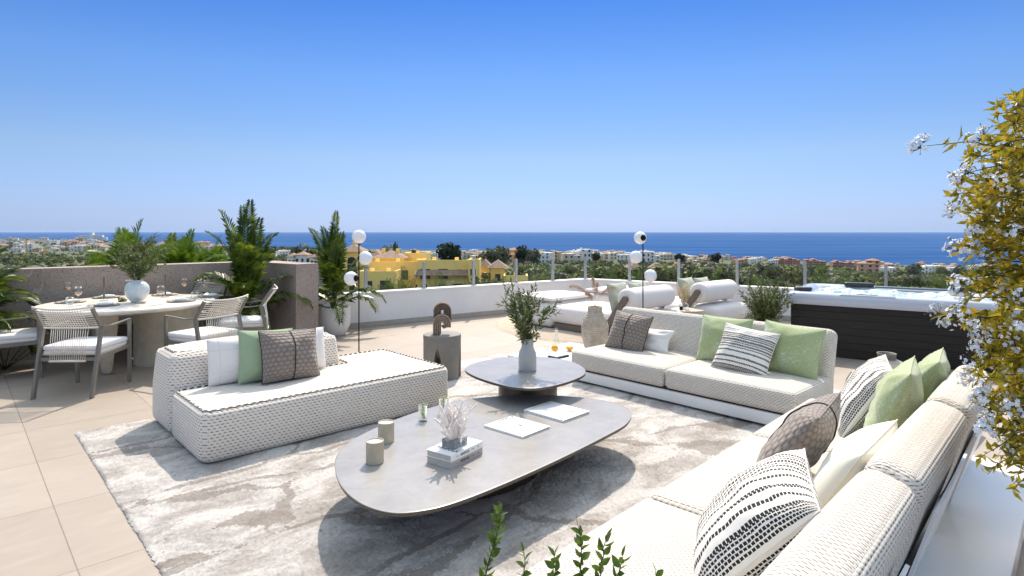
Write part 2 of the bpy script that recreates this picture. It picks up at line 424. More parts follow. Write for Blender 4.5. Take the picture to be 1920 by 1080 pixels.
t = NT('white_render'); n = t.noise(t.co(), 2.2, 6, .65); t.col(t.ramp(n, [(.3, (.78,.755,.73)), (.7, (.85,.83,.81))])); t.set(Roughness=.9); t.bump(t.noise(t.co(), 45, 5, .65), .004); M_['render'] = t.m
M_['skirting'] = pm('stone_skirting', (.40,.36,.31), .8, var=.12, vs=14)
# brown granite-like stone
t = NT('taupe_stone'); o_ = t.co(); n = t.noise(o_, 2.0, 5, .6); sp = t.node('ShaderNodeTexVoronoi'); sp.inputs['Scale'].default_value = 42; t.put(sp.inputs['Vector'], o_)
spn = t.noise(o_, 55, 3, .8); c1 = t.ramp(n, [(.3, (.30,.235,.195)), (.7, (.42,.34,.29))])
c2 = t.mix(t.M('GREATER_THAN', spn, .62), c1, (.52,.45,.40)); c3 = t.mix(t.M('LESS_THAN', spn, .385), c2, (.10,.078,.068))
vn = t.M('ABSOLUTE', t.M('SUBTRACT', t.noise(t.map(o_, (.6,.6,.3)), .9, 3, .5, .2), .5)); c4 = t.mix(t.M('MULTIPLY', t.M('LESS_THAN', vn, .0012), .35), c3, (.62,.55,.49))
t.col(c4); t.set(Roughness=.75); M_['stone'] = t.m
# floor tiles (0.9 m grid in terrace axes)
t = NT('porcelain_tiles'); o_ = t.co(); br = t.node('ShaderNodeTexBrick'); br.offset = 0; br.squash = 1
t.put(br.inputs['Vector'], t.map(o_, (1,1,1), loc=(-.44+.9*5, -.78+.9*5, 0)))
for k, v in (('Scale', 1), ('Mortar Size', .0026), ('Mortar Smooth', .1), ('Brick Width', .9), ('Row Height', .9)): br.inputs[k].default_value = v
t.put(br.inputs['Color1'], (.31,.258,.21)); t.put(br.inputs['Color2'], (.39,.335,.28)); t.put(br.inputs['Mortar'], (.30,.225,.165))
n = t.noise(t.map(o_, (1, 3.2, 1)), 2.6, 8, .68, .5); c1 = t.mix(.5, br.outputs['Color'], t.ramp(n, [(.3, (.31,.263,.215)), (.55, (.36,.31,.258)), (.75, (.43,.38,.33))]))
t.col(t.mix(br.outputs['Fac'], c1, (.22,.17,.13))); t.put(t.b.inputs['Roughness'], t.M('ADD', t.M('MULTIPLY', n, .25), .38))
t.bump(t.M('SUBTRACT', t.M('MULTIPLY', n, .15), br.outputs['Fac']), .002); M_['tile'] = t.m
# rug
t = NT('shag_rug'); o_ = t.co(); wv = t.node('ShaderNodeTexNoise'); wv.inputs['Scale'].default_value = 1.1; wv.inputs['Detail'].default_value = 4; t.put(wv.inputs['Vector'], o_)
vadd = t.node('ShaderNodeVectorMath', operation='MULTIPLY_ADD'); t.n.links.new(wv.outputs['Color'], vadd.inputs[0]); vadd.inputs[1].default_value = (1.3,.6,0); t.n.links.new(t.map(o_, (.75,1.9,1)), vadd.inputs[2])
vo = t.node('ShaderNodeTexVoronoi', feature='DISTANCE_TO_EDGE'); vo.inputs['Scale'].default_value = .8; t.n.links.new(vadd.outputs[0], vo.inputs['Vector'])
fuzz = t.noise(o_, 55, 3, .75); big = t.noise(t.map(o_, (1,1.8,1)), 2.4, 6, .7, .5); wid = t.noise(o_, 1.7, 2)
edge = t.M('ADD', vo.outputs['Distance'], t.M('MULTIPLY', t.M('SUBTRACT', fuzz, .5), .055))
vein = t.M('LESS_THAN', edge, t.M('MINIMUM', t.M('MULTIPLY', t.M('SUBTRACT', wid, .38), .22), .034))
base = t.ramp(t.M('ADD', t.M('MULTIPLY', big, .75), t.M('MULTIPLY', fuzz, .25)), [(.34, (.37,.335,.30)), (.46, (.54,.505,.475)), (.56, (.77,.74,.71))])
c1 = t.mix(t.M('MULTIPLY', vein, .6), base, (.25,.21,.175))
t.col(t.mix(t.M('MULTIPLY', t.noise(o_, 140, 2, .8), .2), c1, (.40,.37,.35))); t.set(Roughness=1); t.b.inputs['Specular IOR Level'].default_value = .05
t.bump(t.noise(o_, 170, 3, .8), .012); M_['rug'] = t.m
M_['palm'] = leafmat('palm_leaf', [(.3, (.012,.03,.004)), (.5, (.05,.09,.008)), (.64, (.20,.24,.025))], .32, 6)
M_['palm_bright'] = leafmat('bright_palm_leaf', [(.3, (.05,.11,.01)), (.6, (.16,.25,.02)), (.8, (.30,.36,.04))], .35, 5)
M_['agave'] = leafmat('spiky_leaf', [(.3, (.05,.085,.02)), (.6, (.12,.17,.04)), (.8, (.22,.27,.08))], .4, 5)
M_['olive'] = leafmat('olive_leaf', [(.3, (.03,.05,.015)), (.5, (.10,.135,.04)), (.68, (.27,.30,.13))], .45, 18)
M_['twig_leaf'] = leafmat('twig_leaf', [(.3, (.045,.09,.01)), (.6, (.10,.17,.02)), (.8, (.18,.25,.04))], .38, 25)
M_['broad'] = leafmat('broad_leaf', [(.3, (.10,.25,.01)), (.7, (.25,.45,.03))], .35, 8)
M_['gold_leaf'] = leafmat('golden_leaf', [(.28, (.06,.07,.01)), (.42, (.25,.22,.018)), (.58, (.55,.43,.03)), (.78, (.66,.36,.02))], .4, 22)
M_['flower'] = leafmat('blue_white_petal', [(.3, (.40,.50,.66)), (.45, (.68,.75,.86)), (.62, (.90,.92,.95))], .5, 30, transl=.2)
M_['bud'] = pm('dark_bud', (.05,.06,.08), .6)
M_['stem'] = pm('brown_stem', (.07,.06,.025), .7)
M_['bark'] = pm('bark', (.10,.075,.05), .9, var=.3, vs=20)
M_['pampas'] = leafmat('dried_plume', [(.3, (.40,.27,.19)), (.7, (.66,.50,.39))], .8, 30)
M_['dried'] = leafmat('dried_leaf', [(.3, (.45,.36,.22)), (.7, (.70,.60,.42))], .8, 30)
# ================================================================ SETTING
WA, WB = Vector((-2.73, 9.83)), Vector((1.58, 12.85))        # left parapet line (inner face), corner at WB
dL = (WB-WA).normalized(); WR = Vector((5.2, 10.6)); dR = (WR-WB).normalized()
SW0 = Vector((-6.12, 7.35)); dS = Vector((.766, .643)).normalized(); SW1 = Vector((-3.94, 9.18))
WL_END = WA-dL*1.6; WR_END = WB+dR*9.5
# terrace floor
mb = MB(); o = [(SW0.x-dS.x*6, SW0.y-dS.y*6), (-9, -4), (9, -4), (WR_END.x+.3, WR_END.y+.2), (WB.x+.1, WB.y+.25), (WL_END.x-.2, WL_END.y+.15), (SW1.x+.2, SW1.y+.35), (SW1.x-.1, SW1.y+.3)]
M43 = Matrix.Rotation(rad(-43), 4, 'Z')
mb.add([M43 @ Vector((p[0], p[1], z)) for z in (-.35, 0) for p in o], [tuple(range(len(o)))[::-1], tuple(range(len(o), 2*len(o)))] + [(i, (i+1)%len(o), (i+1)%len(o)+len(o), i+len(o)) for i in range(len(o))])
fl = mb.build('terrace_floor', M_['tile']); fl.rotation_euler = (0, 0, rad(43)); struct(fl)

def wall_run(a, b, th, h, side=1):
    d = (b-a).normalized(); n = Vector((-d.y, d.x))*side
    return [a, b, b+n*th, a+n*th]
def poly_box(mb, pts, z0, z1):
    n = len(pts); vs = [(p[0], p[1], z) for z in (z0, z1) for p in pts]
    area = sum(pts[i][0]*pts[(i+1)%n][1]-pts[(i+1)%n][0]*pts[i][1] for i in range(n))
    fs = [tuple(range(n))[::-1], tuple(range(n, 2*n))]+[(i, (i+1)%n, (i+1)%n+n, i+n) for i in range(n)]
    if area < 0: fs = [f[::-1] for f in fs]
    return mb.add(vs, fs)
nL = Vector((-dL.y, dL.x)); nR = Vector((-dR.y, dR.x))
PH = .575
pw_ = thing('parapet_wall', 'low white rendered parapet wall running round the terrace under the glass', 'wall', (0,0,0))
mb = MB(); cO = WB+(nL+nR).normalized()*.2/max(.3, (nL+nR).normalized().dot(nL))
poly_box(mb, [WL_END, WB, cO, WL_END+nL*.2], -.3, PH-.03); poly_box(mb, [WB, WR_END, WR_END+nR*.2, cO], -.3, PH-.03); mb.build('wall', M_['render'], pw_)
mb = MB(); cI = WB-(nL+nR).normalized()*.012; cO2 = WB+(nL+nR).normalized()*.27
poly_box(mb, [WL_END-nL*.01, cI, cO2, WL_END+nL*.215], PH-.03, PH); poly_box(mb, [cI, WR_END-nR*.01, WR_END+nR*.215, cO2], PH-.03, PH); mb.build('coping', M_['render'], pw_)
mb = MB(); cI = WB-(nL+nR).normalized()*.018
poly_box(mb, [WL_END-nL*.014, cI, WB, WL_END], .004, .085); poly_box(mb, [cI, WR_END-nR*.014, WR_END, WB], .004, .085); mb.build('skirting', M_['skirting'], pw_)
# glass balustrade, posts placed along the two parapet runs
def on_line(px, A, d):
    r = (px-960)/FPX; t = (r*A.y-A.x)/(d.x-r*d.y); return A+d*t
gb = thing('glass_balustrade', 'frameless glass balustrade with slim silver posts along the parapet top', 'balustrade', (0,0,0))
LP = [on_line(p, WA, dL)+nL*.1 for p in (604, 690, 800, 893, 973, 1042)]+[WB+(nL+nR).normalized()*.12]
RP = [LP[-1]]+[on_line(p, WB, dR)+nR*.1 for p in (1177, 1270, 1380, 1508, 1661, 1838)]
RP += [RP[-1]+dR*1.15, RP[-1]+dR*2.3]
for run, d in ((LP, dL), (RP, dR)):
    for i, p in enumerate(run):
        if run is RP and i == 0: continue
        mb = MB(); mb.T = Matrix.Translation((p.x, p.y, 0)) @ Matrix.Rotation(math.atan2(d.y, d.x), 4, 'Z')
        mb.box(-.024, .024, -.02, .02, PH, 1.045); mb.box(-.05, .05, -.045, .045, PH, PH+.012); mb.build('post', M_['post'], gb)
    for a, b in zip(run[:-1], run[1:]):
        dd = (b-a).normalized(); n_ = Vector((-dd.y, dd.x))*.004; a2 = a+dd*.03; b2 = b-dd*.03
        mb = MB(); poly_box(mb, [a2-n_, b2-n_, b2+n_, a2+n_], PH+.05, 1.035); mb.build('glass_pane', M_['pane'], gb)
# stone wall
sw = thing('stone_wall', 'taupe stone wall behind the dining table ending in a thick return pier', 'wall', (0,0,0))
nS = Vector((-dS.y, dS.x)); q = Vector((.78, -.62)).normalized()
e1 = SW1+q*1.16; e2 = e1+Vector((q.y, -q.x))*-.36
mb = MB(); a0 = SW0-dS*6
poly_box(mb, [a0, SW1, SW1+q*.0+nS*.001, SW1+nS*.3, a0+nS*.3], 0, 1.13)
mb.build('wall', M_['stone'], sw)
mb = MB(); poly_box(mb, [SW1+q*.002, e1, e2, SW1+Vector((-q.y, q.x))*.36+q*.002], 0, 1.133); mb.build('pier', M_['stone'], sw)

# ================================================================ LOW SEATING
# --- sofa 1 (left)
s1 = thing('daybed_sofa', 'cream woven sofa with black and white rope piping at the left of the rug', 'sofa', W(1.24, 4.38), 43)
L = [(0,0),(2.08,0),(2.08,1.14),(1.46,1.14),(1.46,.80),(0,.80)]
def round_poly(pts, rs, n=6):
    out = []; N = len(pts)
    for i in range(N):
        a, b, c_ = Vector(pts[i-1]), Vector(pts[i]), Vector(pts[(i+1)%N]); r = rs[i]
        d1 = (a-b).normalized(); d2 = (c_-b).normalized(); p1 = b+d1*r; p2 = b+d2*r
        for k in range(n+1):
            t_ = k/n; out.append(tuple(p1*(1-t_)**2+b*2*t_*(1-t_)+p2*t_*t_))
    return out
mb = MB(); oL = round_poly(L, [.10,.10,.10,.06,.03,.10]); mb.prism(oL, .012, .375, .045, 4, .05)
# soft bulge of the sides
vv = []
for p in mb.v:
    x_, y_, z_ = p; k = math.sin(max(0, min(1, (z_-.01)/.36))*math.pi)*.018
    cx, cy = (1.04, .5); sx = 1 if x_ > cx else -1; 
    x2 = x_+(k*sx if (x_ < .12 or x_ > 1.95) else 0); y2 = y_-(k if y_ < .1 else 0)
    vv.append((x2, y2, z_-.006*(1 if z_ > .37 else 0)))
mb.v = vv; seat = mb.build('seat', M_['weave'], s1, True, angle=60)
mb = MB(); ins = .028; pl = []
for p in oL: pl.append(p)
cxy = Vector((1.04,.5))
ring = [];
for i, p in enumerate(pl):
    a, b, c_ = Vector(pl[i-1]), Vector(p), Vector(pl[(i+1)%len(pl)]); d = (c_-a)
    if d.length < 1e-6: continue
    d.normalize(); n_ = Vector((-d.y, d.x)); qq = b+n_*ins; ring.append((qq.x, qq.y, .366))
def densify(r, step=.03, closed=True):
    out = []
    for i in range(len(r) if closed else len(r)-1):
        a, b = Vector(r[i]), Vector(r[(i+1)%len(r)]); n = max(1, int((b-a).length/step))
        for k in range(n): out.append(a+(b-a)*k/n)
    if not closed: out.append(Vector(r[-1]))
    return out
mb.tube(densify(ring), .0105, 8, closed=True); mb.build('piping', M_['rope'], seat, True)
mb = MB()
def taper(p, t_):
    k = 1-.16*max(0, (t_[2]+.1))**1.5; p[1] *= k; p[0] *= 1-.035*max(0, t_[2])
    p[2] += -.02*abs(t_[0])**3 if t_[2] > .9 else 0
    return p
mb.rbox((.715,1.10,.332), (.725,.285,.32), .075, 5, 8, (.0,.02,.012), taper); bk = mb.build('backrest', M_['weave'], s1, True)
mb = MB(); o = [(x_*.955+.715, y_*.80+1.10, .632) for x_, y_ in rrect(-.68,.68,-.235,.235,.09)]; mb.tube(densify(o), .0105, 8, closed=True); mb.build('piping', M_['rope'], bk, True)

# --- sofa 2 (back right) in grid axes: local x = u, y = v
s2 = thing('platform_sofa', 'two seat beige woven sofa on a long white platform facing the coffee tables', 'sofa', W(4.82, 1.95), 43)
mb = MB(); mb.prism(rrect(0,1.16,.0,3.33,.06), .035, .135, .004); mb.build('platform', M_['deck_white'], s2, True, angle=40)
mb = MB(); mb.box(.10,1.0,.12,3.15,0,.035); mb.box(.03,.76,-.02,2.26,.135,.152); mb.build('recessed_plinth', M_['dark'], s2)
def softtop(p, t_):
    if t_[2] > .8: p[2] += .012*(1-abs(t_[0])**3)*(1-abs(t_[1])**3)
    return p
for (v0, v1) in ((-.03, 1.155), (1.165, 2.30)):
    mb = MB(); mb.rbox((.40,(v0+v1)/2,.243), (.42,(v1-v0)/2,.092), .045, 5, 6, (0,0,.006), softtop); mb.build('seat_cushion', M_['weave2'], s2, True)
    mb = MB(); mb.T = Matrix.Translation((.78,(v0+v1)/2,.20)) @ Matrix.Rotation(rad(15), 4, 'Y')
    mb.rbox((0,0,.265), (.085,(v1-v0)/2-.02,.275), .06, 5, 6, (.012,0,0)); mb.build('back_cushion', M_['weave2'], s2, True)
mb = MB(); mb.T = Matrix.Translation((.92,1.15,.14)) @ Matrix.Rotation(rad(15), 4, 'Y'); mb.box(-.006,.006,-1.0,1.0,0,.36); mb.build('back_support', M_['white_metal'], s2)
# corner deck
cd = thing('corner_table', 'white low corner table between the two woven sofas', 'table', W(5.03, .98), 43)
mb = MB(); mb.prism(rrect(0,.95,0,.94,.05), .035, .14, .004); mb.build('table_top', M_['deck_white'], cd, True, angle=40)
mb = MB(); mb.box(.08,.87,.08,.86,0,.035); mb.build('plinth', M_['dark'], cd)
# --- sofa 3 (right foreground) local x = s, y = t
A3 = 90-43.6; ca, sa = math.cos(rad(A3)), math.sin(rad(A3))
def W3(s_, t_, z=0): return Vector((s_*ca-t_*sa, s_*sa+t_*ca, z))
s3 = thing('platform_sofa', 'beige woven sofa in the right foreground with its back to the flowering shrub', 'sofa', (0,0,0), A3)
mb = MB(); mb.prism(rrect(.15,4.93,.23,1.50,.07), .035, .135, .004); mb.build('platform', M_['deck_white'], s3, True, angle=40)
mb = MB(); mb.box(.3,4.7,.40,1.36,0,.035); mb.box(.2,4.90,.7,1.49,.135,.152); mb.build('recessed_plinth', M_['dark'], s3)
for (a_, b_) in ((.2,1.325),(1.335,2.545),(2.555,3.765),(3.775,4.90)):
    mb = MB(); mb.rbox(((a_+b_)/2,1.07,.243), ((b_-a_)/2,.465,.092), .045, 5, 6, (0,0,.006), softtop); mb.build('seat_cushion', M_['weave2'], s3, True, swap=True)
    mb = MB(); mb.T = Matrix.Translation(((a_+b_)/2,.665,.19)) @ Matrix.Rotation(rad(17), 4, 'X')
    mb.rbox((0,0,.28), ((b_-a_)/2-.006,.10,.28), .07, 6, 6, (0,.012,0)); mb.build('back_cushion', M_['weave2'], s3, True, swap=True)
    mb = MB(); mb.T = Matrix.Translation(((a_+b_)/2,.535,.135)) @ Matrix.Rotation(rad(17), 4, 'X'); mb.box(-.36,.36,-.006,.006,0,.40); mb.build('back_support', M_['white_metal'], s3)

# ---------------------------------------------------------------- pillows
def pillow(label, w_, h_, th, mat_, loc, yaw, tilt, roll=0, seed=0, seam=None, group=None, wr=.012, slump=0, name='pillow', corner=.06, rot90=False, pinch=0):
    R = random.Random(seed); N = 26; mb = MB(); off = Vector((R.random()*50, R.random()*50, 0))
    root = thing(name, label, 'pillow', loc, 0, group, eul=(rad(tilt), rad(roll), rad(yaw)))
    def pt(a, b, sd):
        e = 1-corner*(1-abs(a)**3)**1; e2 = 1-corner*(1-abs(b)**3)
        x_ = a*w_/2*(1-corner*(1-a*a)*0)*(1-corner*(1-b*b)); z_ = b*h_/2*(1-corner*(1-a*a))
        f_ = max(0, (1-abs(a)**2.6))**.55*max(0, (1-abs(b)**2.6))**.55
        y_ = sd*th/2*f_
        n_ = mnoise.fractal(Vector((a*1.6, b*1.6, sd*3))+off, 1, 2, 3)
        # creases radiating from the corners and sides
        cr = sum(math.sin(9*math.atan2(b-cy_, a-cx_)+k_)*math.exp(-2.2*math.hypot(a-cx_, b-cy_)) for k_, (cx_, cy_) in enumerate(((1,1),(-1,1),(1,-1),(-1,-1))))
        y_ += sd*f_*(n_*wr*1.6+cr*wr*1.1)
        y_ += slump*(b+1)*(b+1)*.25*h_*.3
        z_ -= pinch*h_*math.exp(-(a*2.2)**2)*max(0, b)
        return (x_, y_, z_+h_/2)
    vs = []; uv = []
    for sd in (-1, 1):
        for i in range(N+1):
            for j in range(N+1):
                a = math.sin((i/N*2-1)*math.pi/2*.98)/math.sin(math.pi/2*.98); b = math.sin((j/N*2-1)*math.pi/2*.98)/math.sin(math.pi/2*.98)
                vs.append(pt(a, b, sd)); uv.append((j/N, i/N) if rot90 else (i/N, j/N))
    fs = []
    K = (N+1)*(N+1)
    for i in range(N):
        for j in range(N):
            q_ = (i*(N+1)+j, (i+1)*(N+1)+j, (i+1)*(N+1)+j+1, i*(N+1)+j+1)
            fs.append(q_); fs.append(tuple(K+k for k in q_[::-1]))
    mb.add(vs, fs, uv); mb.build('cover', mat_, root, True)
    mb = MB(); edge = []
    for j in range(N+1): edge.append(vs[j])
    for i in range(1, N+1): edge.append(vs[i*(N+1)+N])
    for j in range(N-1, -1, -1): edge.append(vs[N*(N+1)+j])
    for i in range(N-1, 0, -1): edge.append(vs[i*(N+1)])
    mb.tube(edge, .0042 if seam else .003, 6, closed=True); mb.build('piping', M_['seam_black'] if seam == 1 else mat_, root, True)
    if seam:
        mb = MB()
        for sd in (-1, 1):
            pts = [Vector(pt(.0+.02*math.sin(b_*3), b_, sd))+Vector((0, sd*.003, 0)) for b_ in [math.sin((j/30*2-1)*math.pi/2) for j in range(31)]]
            mb.tube(pts, .0045, 6)
        mb.build('centre_seam', M_['seam_black'], root, True)
    return root
# on sofa 1
pillow('long white quilted cushion behind the sage and taupe pillows on the left sofa', .98, .36, .20, M_['quilt_white'], W(1.98,5.10,.375), 43, -8, seed=1, wr=.004, corner=.01)
pillow('plain sage green pillow tucked behind the taupe pillow on the left sofa', .46, .42, .17, M_['sage_fabric'], W(1.90,4.98,.372), 45, -12, 4, seed=2)
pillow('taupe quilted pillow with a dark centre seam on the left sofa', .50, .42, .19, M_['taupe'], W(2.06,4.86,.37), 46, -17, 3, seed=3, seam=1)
# on sofa 2 (yaw 133: +y faces the sitter)
pillow('small white oblong pillow behind the taupe pillow on the back sofa', .74, .27, .14, M_['white_fabric'], W(5.36,3.78,.325), 133, 28, seed=4, corner=.10, wr=.02)
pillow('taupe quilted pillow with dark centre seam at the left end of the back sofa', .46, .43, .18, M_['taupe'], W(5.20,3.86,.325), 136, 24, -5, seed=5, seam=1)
pillow('mottled green linen pillow left of the striped pillow on the back sofa', .52, .46, .19, M_['green'], W(5.40,2.86,.325), 133, 17, seed=6)
pillow('mottled green linen pillow right of the striped pillow on the back sofa', .54, .46, .19, M_['green'], W(5.38,2.24,.325), 130, 17, -3, seed=7)
pillow('black and cream striped pillow lying between the green pillows of the back sofa', .50, .45, .18, M_['stripe'], W(5.13,2.56,.33), 136, 32, -6, seed=8)
# on sofa 3
pillow('big cream pillow with black embroidered stripes in the near foreground of the right sofa', .58, .54, .26, M_['stripe'], W3(2.16,1.06,.335), A3+22, 44, 0, seed=11, slump=0, rot90=True, corner=.03)
pillow('plain cream pillow lying behind the taupe pillow on the right sofa', .62, .44, .22, M_['offwhite_fabric'], W3(2.98,.86,.335), A3, 30, seed=12, wr=.004)
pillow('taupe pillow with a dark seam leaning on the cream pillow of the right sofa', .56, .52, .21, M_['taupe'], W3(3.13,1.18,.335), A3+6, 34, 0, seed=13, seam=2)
pillow('nearer green linen pillow leaning on the back of the right sofa', .58, .54, .21, M_['green'], W3(4.05,.90,.33), A3+8, 20, seed=14, wr=.022)
pillow('farther green linen pillow at the end of the right sofa', .56, .52, .20, M_['green'], W3(4.62,.84,.33), A3+6, 20, seed=15, wr=.022)
pillow('black and cream striped pillow in front of the green pillows of the right sofa', .58, .52, .22, M_['stripe'], W3(4.30,1.16,.33), A3+16, 32, seed=16, rot90=True, corner=.03)

# ---------------------------------------------------------------- rug
def rug():
    U0, U1, V0, V1 = .72, 5.22, .9, 5.82; st = .0105; nx = int((U1-U0)/st); ny = int((V1-V0)/st)
    rg = np.random.default_rng(3); xs = np.linspace(0, U1-U0, nx); ys = np.linspace(0, V1-V0, ny)
    X, Y = np.meshgrid(xs, ys, indexing='ij')
    Z = .008+rg.random((nx, ny))**1.5*.009+.003*np.sin(X*9+np.sin(Y*7))
    X = X+rg.uniform(-.004,.004,(nx,ny)); Y = Y+rg.uniform(-.004,.004,(nx,ny))
    Z[0,:] = .002; Z[-1,:] = .002; Z[:,0] = .002; Z[:,-1] = .002
    X[0,:] += rg.uniform(-.004,.004,ny); Y[:,-1] += rg.uniform(-.008,.008,nx)
    co = np.stack([X, Y, Z], -1).reshape(-1, 3).astype(np.float32)
    i = np.arange((nx-1)*(ny-1)); a = (i//(ny-1))*ny+i % (ny-1)
    F = np.stack([a, a+ny, a+ny+1, a+1], -1).astype(np.int32)
    me = bpy.data.meshes.new('rug'); me.vertices.add(len(co)); me.vertices.foreach_set('co', co.ravel())
    me.loops.add(F.size); me.loops.foreach_set('vertex_index', F.ravel()); me.polygons.add(len(F))
    me.polygons.foreach_set('loop_start', np.arange(len(F), dtype=np.int32)*4)
    me.update(calc_edges=True); me.materials.append(M_['rug'])
    o = bpy.data.objects.new('rug', me); C.objects.link(o); o.location = W(U0, V0, 0.002); o.rotation_euler = (0,0,rad(43))
    tag(o, 'pale grey shag rug with brown marble veins under the seating group', 'rug')
rug()

# ---------------------------------------------------------------- coffee tables
def slab_table(name, label, outline, zt, base, zb_off, edge):
    pts = [P(x_, y_, zt) for x_, y_ in outline]; cx = sum(p.x for p in pts)/len(pts); cy = sum(p.y for p in pts)/len(pts)
    loc = [(p.x-cx, p.y-cy) for p in pts]; sm = smooth_closed(loc, 6)
    area = sum(sm[i].x*sm[(i+1)%len(sm)].y-sm[(i+1)%len(sm)].x*sm[i].y for i in range(len(sm)))
    if area < 0: sm = sm[::-1]
    r = thing(name, label, 'coffee table', (cx, cy, 0))
    mb = MB(); mb.prism(sm, zt-.003, zt, .0015, 2, 0); mb.build('table_top', M_['pewter'], r, True, angle=30)
    mb = MB(); ins = [p*(.997) for p in sm]; mb.prism(ins, zt-.020, zt-.003, 0); mb.build('top_edge', M_['pewter_edge'], r)
    mb = MB(); (bx, by, ra, rb_, rot) = base
    o = [(bx-cx+ra*math.cos(a)*math.cos(rot)-rb_*math.sin(a)*math.sin(rot), by-cy+ra*math.cos(a)*math.sin(rot)+rb_*math.sin(a)*math.cos(rot)) for a in [2*math.pi*k/64 for k in range(64)]]
    mb.prism(o, 0.004, zt-.02, 0); mb.build('base', M_['bronze'], r, True, angle=40)
    return r
OB = [(628,880),(632,852),(655,828),(700,804),(770,776),(850,753),(930,743),(1010,740),(1100,746),(1155,756),(1183,772),(1176,793),(1140,815),(1050,860),(950,905),(860,940),(795,957),(735,961),(680,945),(643,915)]
bt = slab_table('coffee_table', 'large low pewter coffee table with a rounded pebble top and dark base', OB, .30, (-.15, 3.84, .43, .21, rad(43)), 0, 0)
OS = [(872,693),(885,683),(920,674),(965,669),(1015,669),(1062,675),(1090,686),(1098,698),(1085,708),(1050,720),(1010,727),(965,726),(925,717),(890,705)]
st = slab_table('coffee_table', 'smaller and higher pebble shaped coffee table holding the grey vase', OS, .45, (.14, 5.35, .26, .26, 0), 0, 0)
ZB, ZS = .30, .45

# ---------------------------------------------------------------- things on the big table
def candle(label, loc):
    r = thing('candle', label, 'candle', loc, 20, 'candles in ribbed cups')
    mb = MB(); pr = [(0,0),(.046,0)]
    for k in range(22): z_ = .004+k*.0052; pr += [(.0495,z_+.0012),(.0482,z_+.0045)]
    pr += [(.050,.121),(.0475,.124),(.0455,.121),(.0455,.114)]; mb.lathe(pr, 40); mb.build('cup', M_['stucco'], r, True)
    mb = MB(); mb.lathe([(0,.113),(.03,.1135),(.0452,.1155)], 32, flip=True); mb.build('wax', M_['wax'], r, True)
    mb = MB(); mb.tube([(0,0,.112),(.0008,0,.128),(.0022,.001,.138)], .0014, 6); mb.build('wick', M_['wax'], r)
candle('nearer of the two ribbed beige candles at the left end of the table', P(703,867,ZB))
candle('farther ribbed beige candle at the left end of the table', P(724,828,ZB))
def tumbler(label, loc):
    r = thing('glass_tumbler', label, 'glass', loc, 0, 'tumblers with lime coloured blobs')
    mb = MB(); mb.lathe([(0,0),(.030,0),(.031,.02),(.033,.11),(.0305,.11),(.029,.022),(0,.016)], 28); mb.build('glass', M_['clear'], r, True)
    mb = MB(); R = random.Random(int(loc[0]*1000))
    for k in range(5): a = R.random()*6; mb.rbox((.012*math.cos(a),.012*math.sin(a),.03+.015*k), (.008,.007,.016), .006, 2, 1)
    mb.build('lime_blob', M_['lime'], r, True)
    mb = MB(); mb.tube([(.031*math.cos(a),.031*math.sin(a),.11) for a in [k*.26 for k in range(9)]], .0035, 6); mb.build('rim', M_['lime'], r, True)
tumbler('lime flecked glass tumbler in front of the left sofa, nearer one', P(793,790,ZB))
tumbler('lime flecked glass tumbler partly hidden behind the white coral', P(831,776,ZB))
def book(name, label, loc, rot, w_, h_, th, cover, pages, group=None):
    r = thing(name, label, 'book', loc, rot, group)
    mb = MB(); mb.box(-w_/2+.004,w_/2-.003,-h_/2+.001,h_/2-.004,.003,th-.003); mb.build('pages', pages, r)
    mb = MB(); mb.box(-w_/2,w_/2,-h_/2,h_/2,0,.0028); mb.box(-w_/2,w_/2,-h_/2,h_/2,th-.0028,th)
    mb.box(-w_/2,w_/2,-h_/2-.0025,-h_/2+.0005,.0002,th-.0002); mb.build('cover', cover, r)
    return r
# stack: spine faces right-front; local -y is the spine
def stack_frame():
    a = P(845,880,ZB); b = P(920,842,ZB+.0); d = P(806,866,ZB); return a, b, d
a, b, d = stack_frame(); srot = math.degrees(math.atan2(b.y-a.y, b.x-a.x)); ux = (b-a).normalized(); uy = Vector((-ux.y, ux.x, 0))
bw, bh = .285, .178
bc = a+ux*bw/2+uy*bh/2
bk1 = book('book', 'lower thick grey book of the stack under the coral', bc, srot, bw, bh, .036, M_['cover_grey'], M_['paper'], 'stacked books')
bk2 = book('book', 'upper thick white book of the stack directly under the crystal block', bc+Vector((0,0,.0365)), srot, bw, bh, .036, M_['cover'], M_['paper'], 'stacked books')
for bkk, w2 in ((bk1, 'TABLE'), (bk2, 'HOME')):
    mt = Matrix.Translation((-.02, -bh/2-.0032, .018)) @ Matrix.Rotation(rad(90), 4, 'X')
    text_mesh('KINFOLK', .019, M_['ink'], bkk, mt, 'title', bold=.0003); 
    text_mesh('THE', .010, M_['ink_grey'], bkk, Matrix.Translation((-.088, -bh/2-.0032, .018)) @ Matrix.Rotation(rad(90), 4, 'X'), 'title')
    text_mesh(w2, .010, M_['ink_grey'], bkk, Matrix.Translation((.050, -bh/2-.0032, .018)) @ Matrix.Rotation(rad(90), 4, 'X'), 'title')
    mb = MB(); mb.add([(.094,-bh/2-.0034,.018),(.103,-bh/2-.0034,.012),(.103,-bh/2-.0034,.024)], [(0,1,2)]); mb.build('emblem', M_['ink'], bkk)
text_mesh('KINFOLK', .036, M_['ink'], bk2, Matrix.Translation((-.075, -.01, .0366)) @ Matrix.Rotation(rad(-90), 4, 'Z'), 'cover_title', bold=.0004)
text_mesh('THE', .014, M_['ink_grey'], bk2, Matrix.Translation((-.075, .083, .0366)) @ Matrix.Rotation(rad(-90), 4, 'Z'), 'cover_title')
text_mesh('HOME', .014, M_['ink_grey'], bk2, Matrix.Translation((-.048, -.065, .0366)) @ Matrix.Rotation(rad(-90), 4, 'Z'), 'cover_title')
zt = ZB+.073
